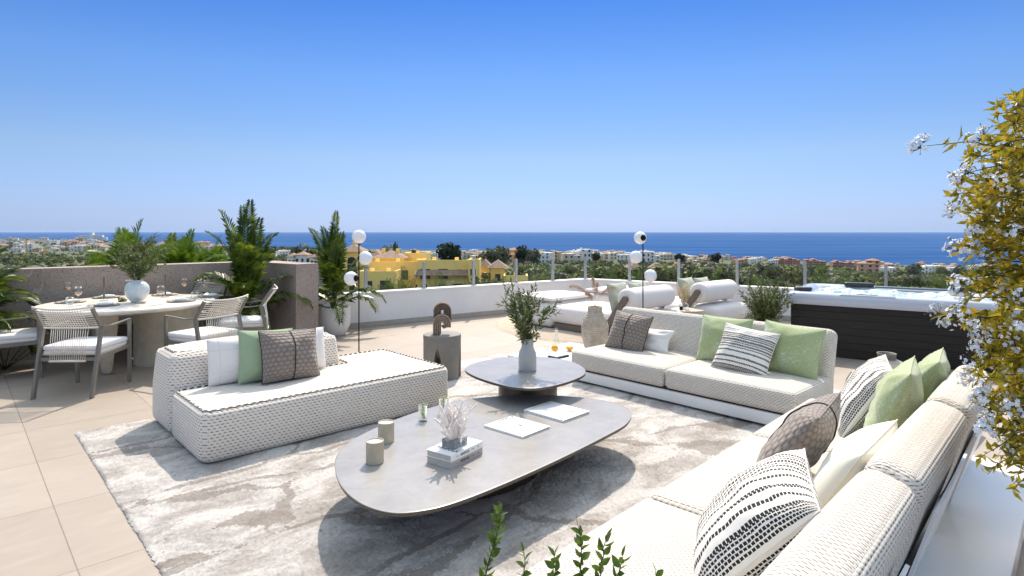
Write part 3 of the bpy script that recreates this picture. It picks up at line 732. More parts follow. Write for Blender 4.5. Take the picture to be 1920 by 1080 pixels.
cb = thing('crystal_block', 'ribbed clear crystal block on the book stack carrying the coral', 'crystal base', bc+Vector((0,0,zt-ZB)), srot)
mb = MB(); mb.box(-.058,-.008,-.045,.045,0,.045); mb.box(-.008,.008,-.045,.045,0,.022); mb.box(.008,.058,-.045,.045,0,.045)
for k in range(15):
    for (y_, s_) in ((-.045,-1),(.045,1)):
        if abs(-.056+k*.008) > .009: mb.tube([(-.056+k*.008, y_, .001), (-.056+k*.008, y_, .0445)], .0028, 5)
for k in range(11): mb.tube([(-.058,-.042+k*.0084,.001),(-.058,-.042+k*.0084,.0445)], .0028, 5)
mb.build('block', M_['crystal'], cb)
cr = thing('coral', 'branching white coral ornament standing on the crystal block', 'coral', bc+Vector((0,0,zt-ZB+.0225)), srot)
mb = MB(); R = random.Random(5)
def coral(p, d, r, L_, lev):
    n = 4; pts = [p]; rs = [r]; q_ = p.copy(); dd = d.copy()
    for k in range(n):
        dd = (dd+Vector((R.uniform(-.25,.25),R.uniform(-.25,.25),R.uniform(-.05,.2)))).normalized(); q_ = q_+dd*L_/n; pts.append(q_.copy()); rs.append(r*(1-.22*(k+1)/n))
    e_ = rs[-1]; pts += [q_+dd*e_*.5, q_+dd*e_*.85, q_+dd*e_]; rs += [e_*.87, e_*.52, e_*.15]; mb.tube(pts, rs, 7)
    if lev > 0:
        for k in range(3 if lev > 1 else 2):
            j = R.choice((2,3,4)); nd = (dd+Vector((R.uniform(-1,1),R.uniform(-1,1),R.uniform(-.1,.6)))).normalized(); coral(pts[j], nd, rs[j]*.82, L_*R.uniform(.55,.8), lev-1)
for k in range(9):
    a_ = k*2*math.pi/9+R.uniform(-.2,.2); e = R.uniform(.15,1.2); coral(Vector((0,0,.0)), Vector((math.cos(a_)*math.cos(e),math.sin(a_)*math.cos(e),math.sin(e)+.25)).normalized(), .0150, .120, 2)
mb.tube([(0,0,-.0),(0,0,.03)], [.016,.014], 8); mb.build('branches', M_['coral'], cr, True)
# magazines
def quad_frame(p0, p1, p3, z_): a_ = P(*p0, z_); b_ = P(*p1, z_); c_ = P(*p3, z_); return a_, b_, c_
a, b, c_ = quad_frame((908,801),(981,823),(952,781), ZB)
ux = (b-a).normalized(); L1 = (b-a).length; uy = Vector((-ux.y, ux.x, 0)); L2 = (c_-a).dot(uy)
mg1 = book('magazine', 'white art magazine nearer the coral with a small black figure on its cover', a+ux*L1/2+uy*L2/2, math.degrees(math.atan2(ux.y, ux.x)), L1, L2, .014, M_['cover'], M_['paper'], 'magazines')
mb = MB(); z_ = .0145
for (x0_,x1_,y0_,y1_) in ((-L1/2+.008,-L1/2+.02,L2/2-.14,L2/2-.05),(-L1/2+.02,-L1/2+.035,L2/2-.03,L2/2-.012),(-L1/2+.05,-L1/2+.075,L2/2-.02,L2/2-.011)): mb.quad([(x0_,y0_,z_),(x1_,y0_,z_),(x1_,y1_,z_),(x0_,y1_,z_)])
for (cx,cy,rx,ry) in ((-.055,.06,.012,.006),(.0,.02,.010,.005),(.018,.016,.013,.009),(-.012,.032,.008,.003)):
    mb.quad([(cx+rx*math.cos(a_)*(1+.4*math.sin(3*a_)), cy+ry*math.sin(a_)*(1+.4*math.cos(5*a_)), z_) for a_ in [k*.5 for k in range(12)]])
mb.build('printed_figure', M_['ink'], mg1)
a, b, c_ = quad_frame((983,772),(1057,793),(1032,756), ZB)
ux = (b-a).normalized(); L1 = (b-a).length; uy = Vector((-ux.y, ux.x, 0)); L2 = (c_-a).dot(uy)
mg2 = book('magazine', 'white framed photo book farther from the coral, beside the small table', a+ux*L1/2+uy*L2/2, math.degrees(math.atan2(ux.y, ux.x)), L1, L2, .017, M_['cover'], M_['paper'], 'magazines')
mb = MB(); z_ = .0175; fr = .022
mb.quad([(-L1/2+fr,-L2/2+fr+.02,z_),(-L1/2+fr+.005,-L2/2+fr+.02,z_),(-L1/2+fr+.005,L2/2-fr,z_),(-L1/2+fr,L2/2-fr,z_)])
mb.build('printed_line', M_['ink_grey'], mg2)
mb = MB()
for (cx,cy,rx,ry) in ((.0,-.005,.055,.008),(.012,-.035,.014,.003),(.105,.05,.045,.014)):
    mb.quad([(min(L1/2-fr, cx+rx*math.cos(a_)*(1+.25*math.sin(3*a_))), cy+rx*math.cos(a_)*.35+ry*math.sin(a_)*(1+.4*math.cos(4*a_)), z_) for a_ in [k*.4 for k in range(16)]])
mb.build('printed_photo', M_['ink_grey'], mg2)
for i, ch in enumerate('NVITDITI'):
    text_mesh(ch, .011, M_['ink_grey'], mg2, Matrix.Translation((-L1/2+.03+i*(L1-.06)/7, -L2/2-.0032, .0085)) @ Matrix.Rotation(rad(90), 4, 'X'), 'title')

# ---------------------------------------------------------------- foliage generators
def leaf(mb, p, d, L_, w_, up=None, fold=.25, R=rnd, curl=.15):
    d = d.normalized(); up = up or Vector((0,0,1)); sd = d.cross(up)
    if sd.length < .1: sd = d.cross(Vector((1,0,0)))
    sd.normalize(); n = sd.cross(d).normalized()
    m1 = p+d*L_*.4; tip = p+d*L_-n*L_*curl
    mb.add([p, m1+sd*w_/2+n*w_*fold, m1-n*0, m1-sd*w_/2+n*w_*fold, tip], [(0,2,1),(0,3,2),(1,2,4),(2,3,4)])
def rv(R, k=1): return Vector((R.uniform(-k,k), R.uniform(-k,k), R.uniform(-k,k)))
def branch_plant(root, base, n, h, spread, leafL, leafW, mat_leaf, seed, stem_r=.002, per=26, lean=(0,0), droop=.0, mat_stem=None, start=.15, sub=2, name='branches'):
    R = random.Random(seed); ml = MB(); ms = MB()
    def stem(p, d, L_, k, r):
        N = 7; pts = [p]; q_ = p.copy(); dd = d.copy()
        for i in range(N):
            dd = (dd+rv(R, .13)+Vector((0,0,-droop*i/N))).normalized(); q_ = q_+dd*L_/N; pts.append(q_.copy())
        ms.tube(pts, [r*(1-.7*i/N) for i in range(N+1)], 5)
        nl = int(per*L_/h)+3
        for i in range(nl):
            t_ = start+(1-start)*i/nl; f = t_*N; j = min(int(f), N-1); pp = pts[j].lerp(pts[j+1], f-j); ax = (pts[j+1]-pts[j]).normalized()
            sd = ax.cross(rv(R)).normalized(); leaf(ml, pp, ax*R.uniform(.4,.9)+sd*R.uniform(.5,1), leafL*R.uniform(.6,1.15), leafW*R.uniform(.7,1.1), rv(R).normalized())
        leaf(ml, pts[-1], dd, leafL, leafW)
        if k > 0:
            for _ in range(sub):
                j = R.randint(2, N-1); stem(pts[j], (dd+rv(R, .6)).normalized(), L_*R.uniform(.35,.6), k-1, r*.6)
    for i in range(n):
        a_ = 2*math.pi*i/n+R.uniform(-.4,.4); e = R.uniform(0, spread)
        d = Vector((math.cos(a_)*e+lean[0], math.sin(a_)*e+lean[1], 1)).normalized(); stem(Vector(base)+Vector((math.cos(a_),math.sin(a_),0))*.01, d, h*R.uniform(.65,1.05), 1, stem_r)
    ms.build('stems', mat_stem or M_['stem'], root, True); ml.build('leaves', mat_leaf, root)
# grey vase + olive branches on the small table
vl = P(989,694,ZS)
va = thing('vase', 'plain grey bottle shaped vase on the smaller coffee table', 'vase', vl)
mb = MB(); mb.lathe([(0,0),(.070,0),(.074,.006),(.074,.125),(.068,.155),(.051,.185),(.049,.20),(.049,.262),(.043,.262),(.043,.20),(.04,.18),(.0,.17)], 40); mb.build('body', M_['grey_ceramic'], va, True, angle=50)
ob = thing('olive_branches', 'bunch of olive branches in the grey vase on the coffee table', 'branches', vl+Vector((0,0,.175)))
branch_plant(ob, (0,0,0), 19, .46, .66, .060, .015, M_['olive'], 21, .0024, 34)

# ---------------------------------------------------------------- concrete stool and arch sculpture
sx_, sy_ = -.76, 6.56
stl = thing('side_table', 'round grey concrete side table with carved cross shaped legs', 'side table', (sx_, sy_, 0), 43)
def stool():
    r = .205; zt_ = .48; N = 72; mb = MB(); mb.lathe([(0,zt_-.045),(r,zt_-.045),(r,zt_-.004),(r-.004,zt_),(0,zt_)], N); mb.build('table_top', M_['concrete'], stl, True, angle=40)
    # bowl under the top (quarter dome)
    mb = MB(); pr = [(0,.20)]+[(r*.985*math.sin(a), zt_-.05-(.235)*math.cos(a)) for a in [math.pi/2*k/14 for k in range(1,15)]]; pr.append((r*.985, zt_-.045)); mb.lathe(pr, N); mb.build('bowl', M_['concrete'], stl, True)
    for k in range(4):      # four sector legs with pointed arches between them, flush with the rim
        mb = MB(); a0 = rad(90*k+rot0); H = 16; A = 9; rings = []
        for i in range(H+1):
            z_ = .002+(zt_-.049)*i/H; hw = rad(44.4-17*max(0, 1-z_/.34)**.5); rings.append([Vector((.012*math.cos(a0), .012*math.sin(a0), z_))]+[Vector((r*.992*math.cos(a0-hw+2*hw*q_/A), r*.992*math.sin(a0-hw+2*hw*q_/A), z_)) for q_ in range(A+1)])
        n = A+2; vs = [p for rr_ in rings for p in rr_]; fs = [(i*n+q_, i*n+(q_+1)%n, (i+1)*n+(q_+1)%n, (i+1)*n+q_) for i in range(H) for q_ in range(n)]
        fs += [tuple(range(n))[::-1], tuple(H*n+q_ for q_ in range(n))]; mb.add(vs, fs); mb.build('leg', M_['concrete'], stl, True, angle=35)
rot0 = -98-43+45
stool()
ar = thing('arch_sculpture', 'two stacked ribbed brown stone arches on the concrete side table', 'sculpture', (sx_, sy_-.01, .48), 8)
def ribarch(mb, cx, cz, r0, r1, n, yl, yh, left, right):
    w_ = (r1-r0)/n
    for k in range(n):
        rr = r0+w_*(k+.5); pts = [(cx-rr, 0, cz-left)]+[(cx+rr*math.cos(a), 0, cz+rr*math.sin(a)) for a in [math.pi-math.pi*i/20 for i in range(21)]]+[(cx+rr, 0, cz-right)]
        N = len(pts); vs = []; fs = []
        for i, p in enumerate(pts):
            p = Vector(p); a = max(0, min(20, i-1)); an = math.pi-math.pi*a/20; n_ = Vector((math.cos(an), 0, math.sin(an)))
            for (dy, dn) in ((yl,-.5),(yl-.016,-.3),(yl-.016,.3),(yl,.5),(yh,.5),(yh+.016,.3),(yh+.016,-.3),(yh,-.5)): vs.append(p+n_*dn*w_+Vector((0,dy,0)))
        for i in range(N-1):
            for j in range(8): fs.append((i*8+j, i*8+(j+1)%8, (i+1)*8+(j+1)%8, (i+1)*8+j))
        fs += [tuple(range(8)), tuple((N-1)*8+j for j in range(8))[::-1]]; mb.add(vs, fs)
mb = MB(); ribarch(mb, -.002, .125, .016, .097, 4, -.055, -.005, .125, .045); mb.tube([(.045,-.03,.085),(.02,-.03,.072),(-.004,-.03,.10)], .012, 8); mb.build('lower_arch', M_['arch_light'], ar, True, angle=50)
mb = MB(); ribarch(mb, .004, .245, .014, .097, 4, .005, .055, .245, .12); mb.build('upper_arch', M_['arch_stone'], ar, True, angle=50)

# ---------------------------------------------------------------- globe floor lamps
def lamp(label, x_, y_, balls, ht, rb):
    r = thing('floor_lamp', label, 'floor lamp', (x_, y_, 0), 0, 'three globe floor lamps')
    mb = MB(); mb.lathe([(0,0),(.13,0),(.13,.010),(.125,.014),(0,.014)], 40); mb.build('base', M_['black_metal'], r, True, angle=40)
    mb = MB(); mb.tube([(0,0,.012),(0,0,ht)], .0075, 10); mb.build('pole', M_['black_metal'], r, True, angle=60)
    for (dx, dz, fx, fy, fz) in balls:
        f = Vector((fx, fy, fz)).normalized(); ctr = Vector((dx, 0, dz)); q_ = f.to_track_quat('Z', 'Y').to_matrix().to_4x4()
        mb = MB(); mb.T = Matrix.Translation(ctr) @ q_; mb.lathe([(0,-rb)]+[(rb*math.sin(a), -rb*math.cos(a)) for a in [math.pi*.84*k/22 for k in range(1,23)]], 32); g_ = mb.build('globe', M_['opal'], r, True)
        mb = MB(); mb.T = Matrix.Translation(ctr) @ q_; e = math.pi*.84; mb.lathe([(rb*math.sin(e)*.99, -rb*math.cos(e)*.99),(rb*math.sin(e)*.97, -rb*math.cos(e)+.006),(rb*.28,-rb*math.cos(e)+.004),(rb*.25,-rb*math.cos(e)+.016),(0,-rb*math.cos(e)+.016)], 28); mb.build('socket', M_['black_metal'], g_, True, angle=40)
d1 = 7.0; k1 = d1/FPX
lamp('globe floor lamp with its top ball facing away, behind the left sofa', (673-960)*k1, d1, [(0,1.6-11*k1,0,.2,-1),(12*k1,1.6-51*k1,-1,-.35,.05),(-15*k1,1.6-89*k1,1,-.45,.05)], 1.6-22*k1, 13*k1)
d2 = 8.0; k2 = d2/FPX
lamp('globe floor lamp with a black socket showing on its top ball, behind the back sofa', (1205.5-960)*k2, d2, [(-5*k2,1.6-13*k2,.35,-1,.02),(-13*k2,1.6-49*k2,1,.3,0),(14*k2,1.6-84*k2,-1,.4,0)], 1.6-7*k2, 11.8*k2)
# ================================================================ DINING
TX, TY = -4.58, 7.22; TR = .92; TZ = .75
dt = thing('dining_table', 'round pale stone dining table on a thick drum and tapered leg', 'dining table', (TX, TY, 0))
mb = MB(); mb.lathe([(0,TZ-.05),(TR-.05,TZ-.05),(TR-.008,TZ-.03),(TR,TZ-.016),(TR-.006,TZ-.003),(TR-.02,TZ),(0,TZ)], 96); mb.build('table_top', M_['tabletop'], dt, True, angle=50)
mb = MB(); mb.prism([(.36+.36*math.cos(a), .14+.30*math.sin(a)) for a in [2*math.pi*k/48 for k in range(48)]], .002, TZ-.052, 0); mb.build('drum_base', M_['stucco'], dt, True, angle=40)
for (lx, ly) in ((.06,-.50),(-.45,.15),(-.05,.55)):
    mb = MB(); mb.lathe([(0,.002),(.035,.004),(.05,.03),(.062,.12),(.10,.45),(.118,TZ-.052),(0,TZ-.052)], 32, (lx, ly)); mb.build('leg', M_['stucco'], dt, True, angle=60)

def chair_proto(label, loc, rot):
    r = thing('dining_chair', label, 'chair', loc, rot, 'rope chairs round the dining table')
    X = .275
    for s_ in (-1, 1):
        mb = MB(); mb.bar((s_*X*.96,.29,0),(s_*X,.27,.672),.026,.032,(0,1,0)); mb.build('leg', M_['grey_frame'], r)
        mb = MB(); mb.bar((s_*X*.98,-.34,0),(s_*X,-.20,.665),.026,.040,(0,1,0)); mb.build('leg', M_['grey_frame'], r)
        mb = MB(); pts = [(s_*X,.285,.675),(s_*X,.1,.664),(s_*X*1.02,-.06,.655),(s_*X*1.04,-.21,.672)]
        for a_, b_ in zip(pts[:-1], pts[1:]): mb.bar(a_, b_, .026, .011)
        mb.bar((s_*X,-.20,.66),(s_*X*.98,-.335,.86),.022,.034,(0,1,0)); mb.build('arm', M_['grey_frame'], r)
    mb = MB()
    mb.bar((-X,.255,.395),(X,.255,.395),.03,.045); mb.bar((-X,-.255,.36),(X,-.255,.36),.03,.03)
    for s_ in (-1, 1): mb.bar((s_*X*.97,-.25,.375),(s_*X*.97,.27,.39),.022,.04)
    mb.build('seat_frame', M_['grey_frame'], r)
    mb = MB(); mb.rbox((0,.02,.415), (.255,.255,.022), .012, 2, 2); mb.build('seat_base', M_['rope_white'], r, True)
    mb = MB(); mb.rbox((0,.025,.462), (.262,.262,.026), .024, 4, 5, (0,0,.010)); mb.build('seat_cushion', M_['chair_fabric'], r, True)
    # rope back: curved shell between two rails
    mb = MB()
    def bp(a, k):      # a across -1..1, k 0 low .. 1 top
        return Vector((a*X*1.02, -.205-.135*k-.045*(1-a*a), .665+.205*k-.022*(1-a*a)*k))
    NA = 14
    for k in range(10):
        kk = k/9; mb.tube([bp(-1+2*i/NA, kk) for i in range(NA+1)], .0036, 5)
    for k in range(17):
        a = -.62+1.24*k/16; mb.tube([bp(a, t_/4)+Vector((0,.004*(-1)**(t_),0)) for t_ in range(5)], .0038, 5)
        mb.tube([bp(a, 0), Vector((a*X*.98,-.262,.50)), Vector((a*X*.95,-.27,.345))], .0032, 5)
    for k in (0, 1):
        n_ = 16; pts = [bp(-1+2*i/n_, k)+Vector((0,0,.006*(1 if k else -1))) for i in range(n_+1)]; mb.tube(pts, .009, 6)
    mb.tube([(-.62*X,-.27,.345),(.62*X,-.27,.345)], .012, 6)
    mb.build('rope_back', M_['rope_white'], r, True)
    return r
ch = chair_proto('rope back armchair at the front of the table with its back to the camera', (-4.30, 6.08, 0), 3)
for (x_, y_, lab) in ((-3.42,6.72,'rope back armchair at the right of the table behind the left sofa'),
                      (-3.42,7.72,'rope back armchair at the far right of the table beside the tall potted palm'),
                      (-5.52,6.62,'rope back armchair cut by the left edge of the photo'),
                      (-5.15,8.02,'rope back armchair behind the wine glasses between the table and the stone wall'),
                      (-4.34,8.22,'rope back armchair behind the right hand candle by the stone wall')):
    dup(ch, (x_, y_, 0), math.degrees(math.atan2(TY-y_, TX-x_))-90+rnd.uniform(-5, 5), lab)
def tz(px, py): return P(px, py, TZ)
def plate(label, loc, rot):
    r = thing('place_setting', label, 'plate', loc, rot, 'plates laid on the dining table')
    mb = MB(); mb.lathe([(0,0),(.10,0),(.155,.010),(.157,.013),(.12,.010),(0,.007)], 40); mb.build('charger', M_['plate'], r, True)
    mb = MB(); mb.lathe([(0,.009),(.07,.009),(.10,.020),(.098,.022),(.07,.013),(0,.012)], 32); mb.build('plate', M_['white_ceramic'], r, True)
    mb = MB(); mb.rbox((.01,.0,.024), (.075,.03,.008), .006, 2, 3, (0,0,.008)); mb.build('napkin', M_['napkin'], r, True)
    return r
pl0 = plate('place setting nearest the front armchair', tz(195,573), 20)
for (px, py, lab) in ((133,567,'place setting at the left edge of the table beside two wine glasses'),(200,558,'place setting just behind the left candlestick'),(309,553.5,'place setting at the foot of the right candlestick'),(340,565,'place setting at the front right of the table near the tealight'),(395,556,'place setting at the right edge of the table')):
    dup(pl0, tz(px, py), rnd.uniform(0, 180), lab)
def wineglass(label, loc):
    r = thing('wine_glass', label, 'wine glass', loc, 0, 'stemmed glasses of pale wine')
    mb = MB(); mb.lathe([(0,0),(.034,.001),(.006,.006),(.0035,.012),(.0035,.10),(.008,.108),(.032,.130),(.040,.155),(.036,.195),(.033,.215),(.032,.215),(.035,.19),(.038,.155),(.030,.132),(0,.112)], 28); mb.build('glass', M_['clear'], r, True)
    mb = MB(); mb.lathe([(0,.113),(.030,.133),(.0385,.153),(0,.153)], 24); mb.build('wine', M_['wine'], r, True, angle=40)
    return r
wg = wineglass('wine glass at the far left of the table', tz(127,562))
for (px, py, lab) in ((147,573,'wine glass standing nearest the front left edge of the table'),(301,571,'wine glass between the white vase and the right candle'),(346,553,'wine glass at the back right of the table'),(387,556,'wine glass at the right end of the table'),(240,556,'wine glass half hidden behind the left of the white vase')):
    dup(wg, tz(px, py), None, lab)
def watergl(label, loc):
    r = thing('water_glass', label, 'glass', loc, 0, 'stemless water glasses on the dining table')
    mb = MB(); mb.lathe([(0,0),(.03,0),(.042,.03),(.044,.06),(.038,.085),(.037,.085),(.042,.06),(.04,.03),(.028,.006),(0,.005)], 28); mb.build('glass', M_['clear'], r, True); return r
w0 = watergl('stemless water glass at the left of the table beside the wine glasses', tz(131,571)); dup(w0, tz(365,560), None, 'stemless water glass at the right of the table near the far wine glass')
def taperc(label, loc):
    r = thing('candlestick', label, 'candle', loc, 0, 'tall grey taper candles')
    mb = MB(); mb.lathe([(0,0),(.045,0),(.045,.006),(.012,.012),(.012,.05),(.015,.055),(0,.055)], 24); mb.build('holder', M_['clear'], r, True)
    mb = MB(); mb.lathe([(0,.03),(.0105,.03),(.009,.285),(.004,.295),(0,.297)], 14); mb.build('taper', pm('grey_wax', (.13,.12,.11), .4), r, True)
    mb = MB(); mb.tube([(0,0,.295),(.001,0,.308)], .0012, 5); mb.build('wick', M_['wax'], r)
    return r
t0_ = taperc('tall grey taper candle left of the white vase', tz(195,564)); dup(t0_, tz(310,557), None, 'tall grey taper candle right of the white vase')
wv_ = thing('vase', 'round glazed white moon vase on the dining table', 'vase', tz(257,567))
mb = MB(); mb.lathe([(0,0),(.055,0),(.06,.008),(.095,.05),(.125,.105),(.132,.15),(.122,.20),(.09,.238),(.062,.25),(.06,.262),(.066,.266),(.055,.268),(.052,.25),(0,.22)], 48); mb.build('body', M_['white_ceramic'], wv_, True)
ob2 = thing('olive_branches', 'tall olive branches in the round white vase on the dining table', 'branches', tz(257,567)+Vector((0,0,.24)))
branch_plant(ob2, (0,0,0), 22, .50, .85, .070, .017, M_['olive'], 31, .0028, 32)
tl = thing('tealight', 'small square tealight holder at the foot of the white vase', 'candle', tz(264,569), 20)
mb = MB(); mb.box(-.05,.05,-.035,.035,0,.022); mb.build('holder', M_['plate'], tl)
mb = MB(); mb.lathe([(0,.022),(.02,.022),(.02,.034),(0,.034)], 16); mb.build('wax', M_['wax'], tl)
mb = MB(); mb.tube([(0,0,.034),(0,0,.044)], .0012, 5); mb.build('wick', M_['wax'], tl)
tw = thing('olive_sprig', 'loose dark sprig lying on the dining table left of the white vase', 'sprig', tz(222,565))
branch_plant(tw, (0,0,.006), 3, .10, .3, .035, .014, M_['olive'], 33, .0015, 14)
tw.rotation_euler = (rad(80), 0, rad(60)); tw.location.z += .012

# ================================================================ DAYBEDS
def daybed(label, u0, u1, v0, v1, vroll, seed):
    r = thing('daybed', label, 'daybed', W(u0, v0), 43, 'cream bolster daybeds on the round rug')
    w_ = u1-u0; l = v1-v0
    mb = MB(); mb.box(.03,w_-.03,.35,1.75,.025,.115); mb.build('plinth', M_['taupe_wood'], r)
    mb = MB(); mb.rbox((w_/2,l/2-.3,.255), (w_/2,l/2-.3,.135), .09, 5, 6, (.01,.01,.02)); mb.build('mattress', M_['daybed_fabric'], r, True)
    mb = MB(); mb.rbox((w_/2,l-.32,.235), (w_/2+.02,.44,.205), .10, 5, 6, (.02,.02,0)); mb.build('foot_block', M_['daybed_fabric'], r, True)
    mb = MB(); mb.rbox((w_/2,l-.32,.475), (w_/2+.01,.43,.035), .034, 4, 8, (0,0,.035)); fc = mb.build('foot_cushion', M_['daybed_fabric'], r, True)
    mb = MB(); o = [(w_/2+x_, l-.32+y_, .452) for x_, y_ in rrect(-w_/2-.012,w_/2+.012,-.432,.432,.05)]; mb.tube(densify(o,.1), .005, 5, closed=True); mb.build('piping', M_['taupe_wood'], fc, True)
    vr = vroll-v0; rr = .165
    mb = MB(); mb.T = Matrix.Translation((0, vr, .60)) @ Matrix.Rotation(rad(90), 4, 'Y')
    pr = [(0,.0)]+[(rr-.06+.06*math.sin(a), .06-.06*math.cos(a)) for a in [math.pi/2*k/6 for k in range(7)]]
    pr += [(rr+.006, w_*.5)]+[(rr-.06+.06*math.cos(a), w_-.06+.06*math.sin(a)) for a in [math.pi/2*k/6 for k in range(7)]]+[(0,w_)]
    mb.lathe(pr, 40); mb.build('bolster', M_['daybed_fabric'], r, True)
    for x_ in (-.03, w_+.03):
        mb = MB(); a_ = Vector((x_, vr+.42, .035)); b_ = Vector((x_, vr-.02, .62)); n = Vector((0, b_.z-a_.z, a_.y-b_.y)).normalized()*.045
        d_ = (b_-a_).normalized()
        o = []
        for ctr, sgn in ((b_, 1), (a_, -1)):
            for k in range(9): an = math.pi*k/8; o.append(ctr+n*math.cos(an)*sgn+d_*.045*math.sin(an)*sgn)
        nn = len(o); vs = [p+Vector((dx,0,0)) for dx in (-.022,.022) for p in o]
        mb.add(vs, [tuple(range(nn)), tuple(range(nn,2*nn))[::-1]]+[((i+1)%nn, i, i+nn, (i+1)%nn+nn) for i in range(nn)]); mb.build('arm', M_['taupe_wood'], r)
    return r
daybed('cream daybed with round bolster nearer the camera, standing behind the clay jar', 7.12, 8.22, 4.92, 7.45, 5.24, 1)
daybed('cream daybed with round bolster farther right near the parapet corner', 8.78, 9.88, 4.72, 7.3, 5.05, 2)
gw = fabric('pale_green_weave', (.50,.53,.42), wr=.01, var=.3); M_['pale_green'] = gw
pillow('pale green mottled pillow leaning on the bolster of the nearer daybed', .46, .44, .17, gw, W(7.38,5.50,.39), 43+180, 14, seed=41)
pillow('second pale green pillow behind the bolster of the nearer daybed', .46, .42, .16, gw, W(7.92,5.50,.39), 43+180, 16, seed=42)
pillow('pale green mottled pillow leaning on the bolster of the farther daybed', .46, .44, .17, gw, W(9.02,5.32,.39), 43+180, 14, seed=43)
pillow('second pale green pillow behind the bolster of the farther daybed', .46, .42, .16, gw, W(9.55,5.32,.39), 43+180, 16, seed=44)
rr_ = thing('round_rug', 'round beige rug with concentric ridges under the daybeds', 'rug', W(8.3,6.45,.001))
mb = MB(); pr = [(0,.012)]
for k in range(1, 44): r_ = k*.045; pr += [(r_-.022,.016),(r_-.006,.016),(r_,.008)]
pr += [(44*.045,.001)]; mb.lathe(pr[::-1], 96); mb.build('pile', pm('jute', (.50,.42,.33), .95, var=.1, vs=12), rr_, True)
st2 = W(8.48,5.05)
ct = thing('side_table', 'small round pale wood table between the two daybeds', 'side table', st2)
mb = MB(); mb.lathe([(0,.345),(.22,.345),(.25,.357),(.25,.367),(.245,.37),(0,.37)], 48); mb.build('table_top', pm('pale_wood', (.62,.53,.43), .5, var=.1, vs=14), ct, True, angle=40)
mb = MB(); mb.lathe([(0,0),(.14,0),(.13,.02),(.05,.16),(.10,.345),(0,.345)], 32); mb.build('pedestal', pm('pale_wood_base', (.60,.51,.41), .5), ct, True, angle=50)
gv = thing('vase', 'small clear glass vase of dried leaves on the table between the daybeds', 'vase', st2+Vector((-.04,.05,.37)))
mb = MB(); mb.lathe([(0,0),(.04,0),(.075,.03),(.08,.06),(.05,.09),(.02,.11),(.024,.15),(.021,.15),(.017,.11),(.046,.088),(.074,.06),(.068,.03),(0,.008)], 28); mb.build('body', M_['clear'], gv, True)
dl = thing('dried_branches', 'dried pale leafy stems in the small glass vase by the daybeds', 'branches', st2+Vector((-.04,.05,.42)))
branch_plant(dl, (0,0,0), 9, .34, .45, .035, .018, M_['dried'], 51, .0015, 24, mat_stem=M_['pampas'])
sb = thing('glass_tumbler', 'tiny dark tumbler on the table between the daybeds', 'glass', st2+Vector((-.12,-.08,.37)))
mb = MB(); mb.lathe([(0,0),(.025,0),(.028,.05),(.025,.05),(.022,.006),(0,.006)], 20); mb.build('glass', M_['black_metal'], sb, True)

# ---------------------------------------------------------------- clay jar with pampas, things on the platform
jl = W(5.72,4.66,.137)
jr = thing('clay_jar', 'tall ribbed clay jar on the end of the white sofa platform', 'jar', jl)
mb = MB(); pr = [(0,0)]
prof = [(0,.105),(.08,.135),(.2,.160),(.3,.165),(.4,.140),(.46,.108),(.485,.088),(.50,.084),(.52,.088),(.545,.090)]
def pf(z_):
    for (a_, ra), (b_, rb_) in zip(prof[:-1], prof[1:]):
        if a_ <= z_ <= b_: t_ = (z_-a_)/(b_-a_); t_ = t_*t_*(3-2*t_); return ra+(rb_-ra)*t_
    return prof[-1][1]
for k in range(150):
    z_ = .545*k/149; pr.append((pf(z_)+(.0035*math.sin(z_*2*math.pi/.0235) if .12 < z_ < .5 else .001*math.sin(z_*200)), z_))
pr += [(.078,.545),(.075,.50),(0,.45)]; mb.lathe(pr, 48); mb.build('body', M_['jar'], jr, True)
pg = thing('pampas_stems', 'dried pampas plumes standing in the clay jar', 'branches', jl+Vector((0,0,.5)))
R = random.Random(9); mb = MB(); ms = MB()
for (dx, dy, h_, bend) in ((-.30,.0,.36,-1),(-.02,.0,.42,.02),(.24,.0,.34,1),(.05,.12,.36,.3),(-.1,-.02,.25,-.4)):
    pts = [Vector((0,0,-.3))]; 
    for k in range(1, 13): t_ = k/12; pts.append(Vector((dx*t_**1.6+R.uniform(-.004,.004), dy*t_**1.6, h_*math.sin(min(1.25,t_*1.35))-.04*abs(bend)*t_**3)))
    ms.tube(pts, .0018, 4)
    for k in range(420):
        t_ = R.uniform(.48, 1); f = t_*12; j = min(11, int(f)); p = pts[j].lerp(pts[j+1], f-j); d = (pts[j+1]-pts[j]).normalized()
        dr = (d*.6+rv(R)*.8+Vector((0,0,-.5))).normalized(); L_ = .045*(1.2-t_*.5); q_ = p+dr*L_*.5+Vector((0,0,-.004)); e = p+dr*L_+Vector((0,0,-.018)); s_ = dr.cross(rv(R)).normalized()*.0014
        mb.add([p, q_-s_, q_+s_, e], [(0,1,2),(1,3,2)])
ms.build('stems', M_['pampas'], pg, True); mb.build('plumes', M_['pampas'], pg)
DZ = .137
tr_ = thing('serving_tray', 'small black and white tray on the left end of the sofa platform', 'tray', P(1047,669,DZ), 43)
mb = MB(); mb.rbox((0,0,.008), (.11,.075,.008), .006, 2, 2); mb.build('tray', M_['black_metal'], tr_, True)
mb = MB(); mb.rbox((0,0,.022), (.10,.065,.006), .005, 2, 2); mb.build('top_slab', M_['deck_white'], tr_, True)
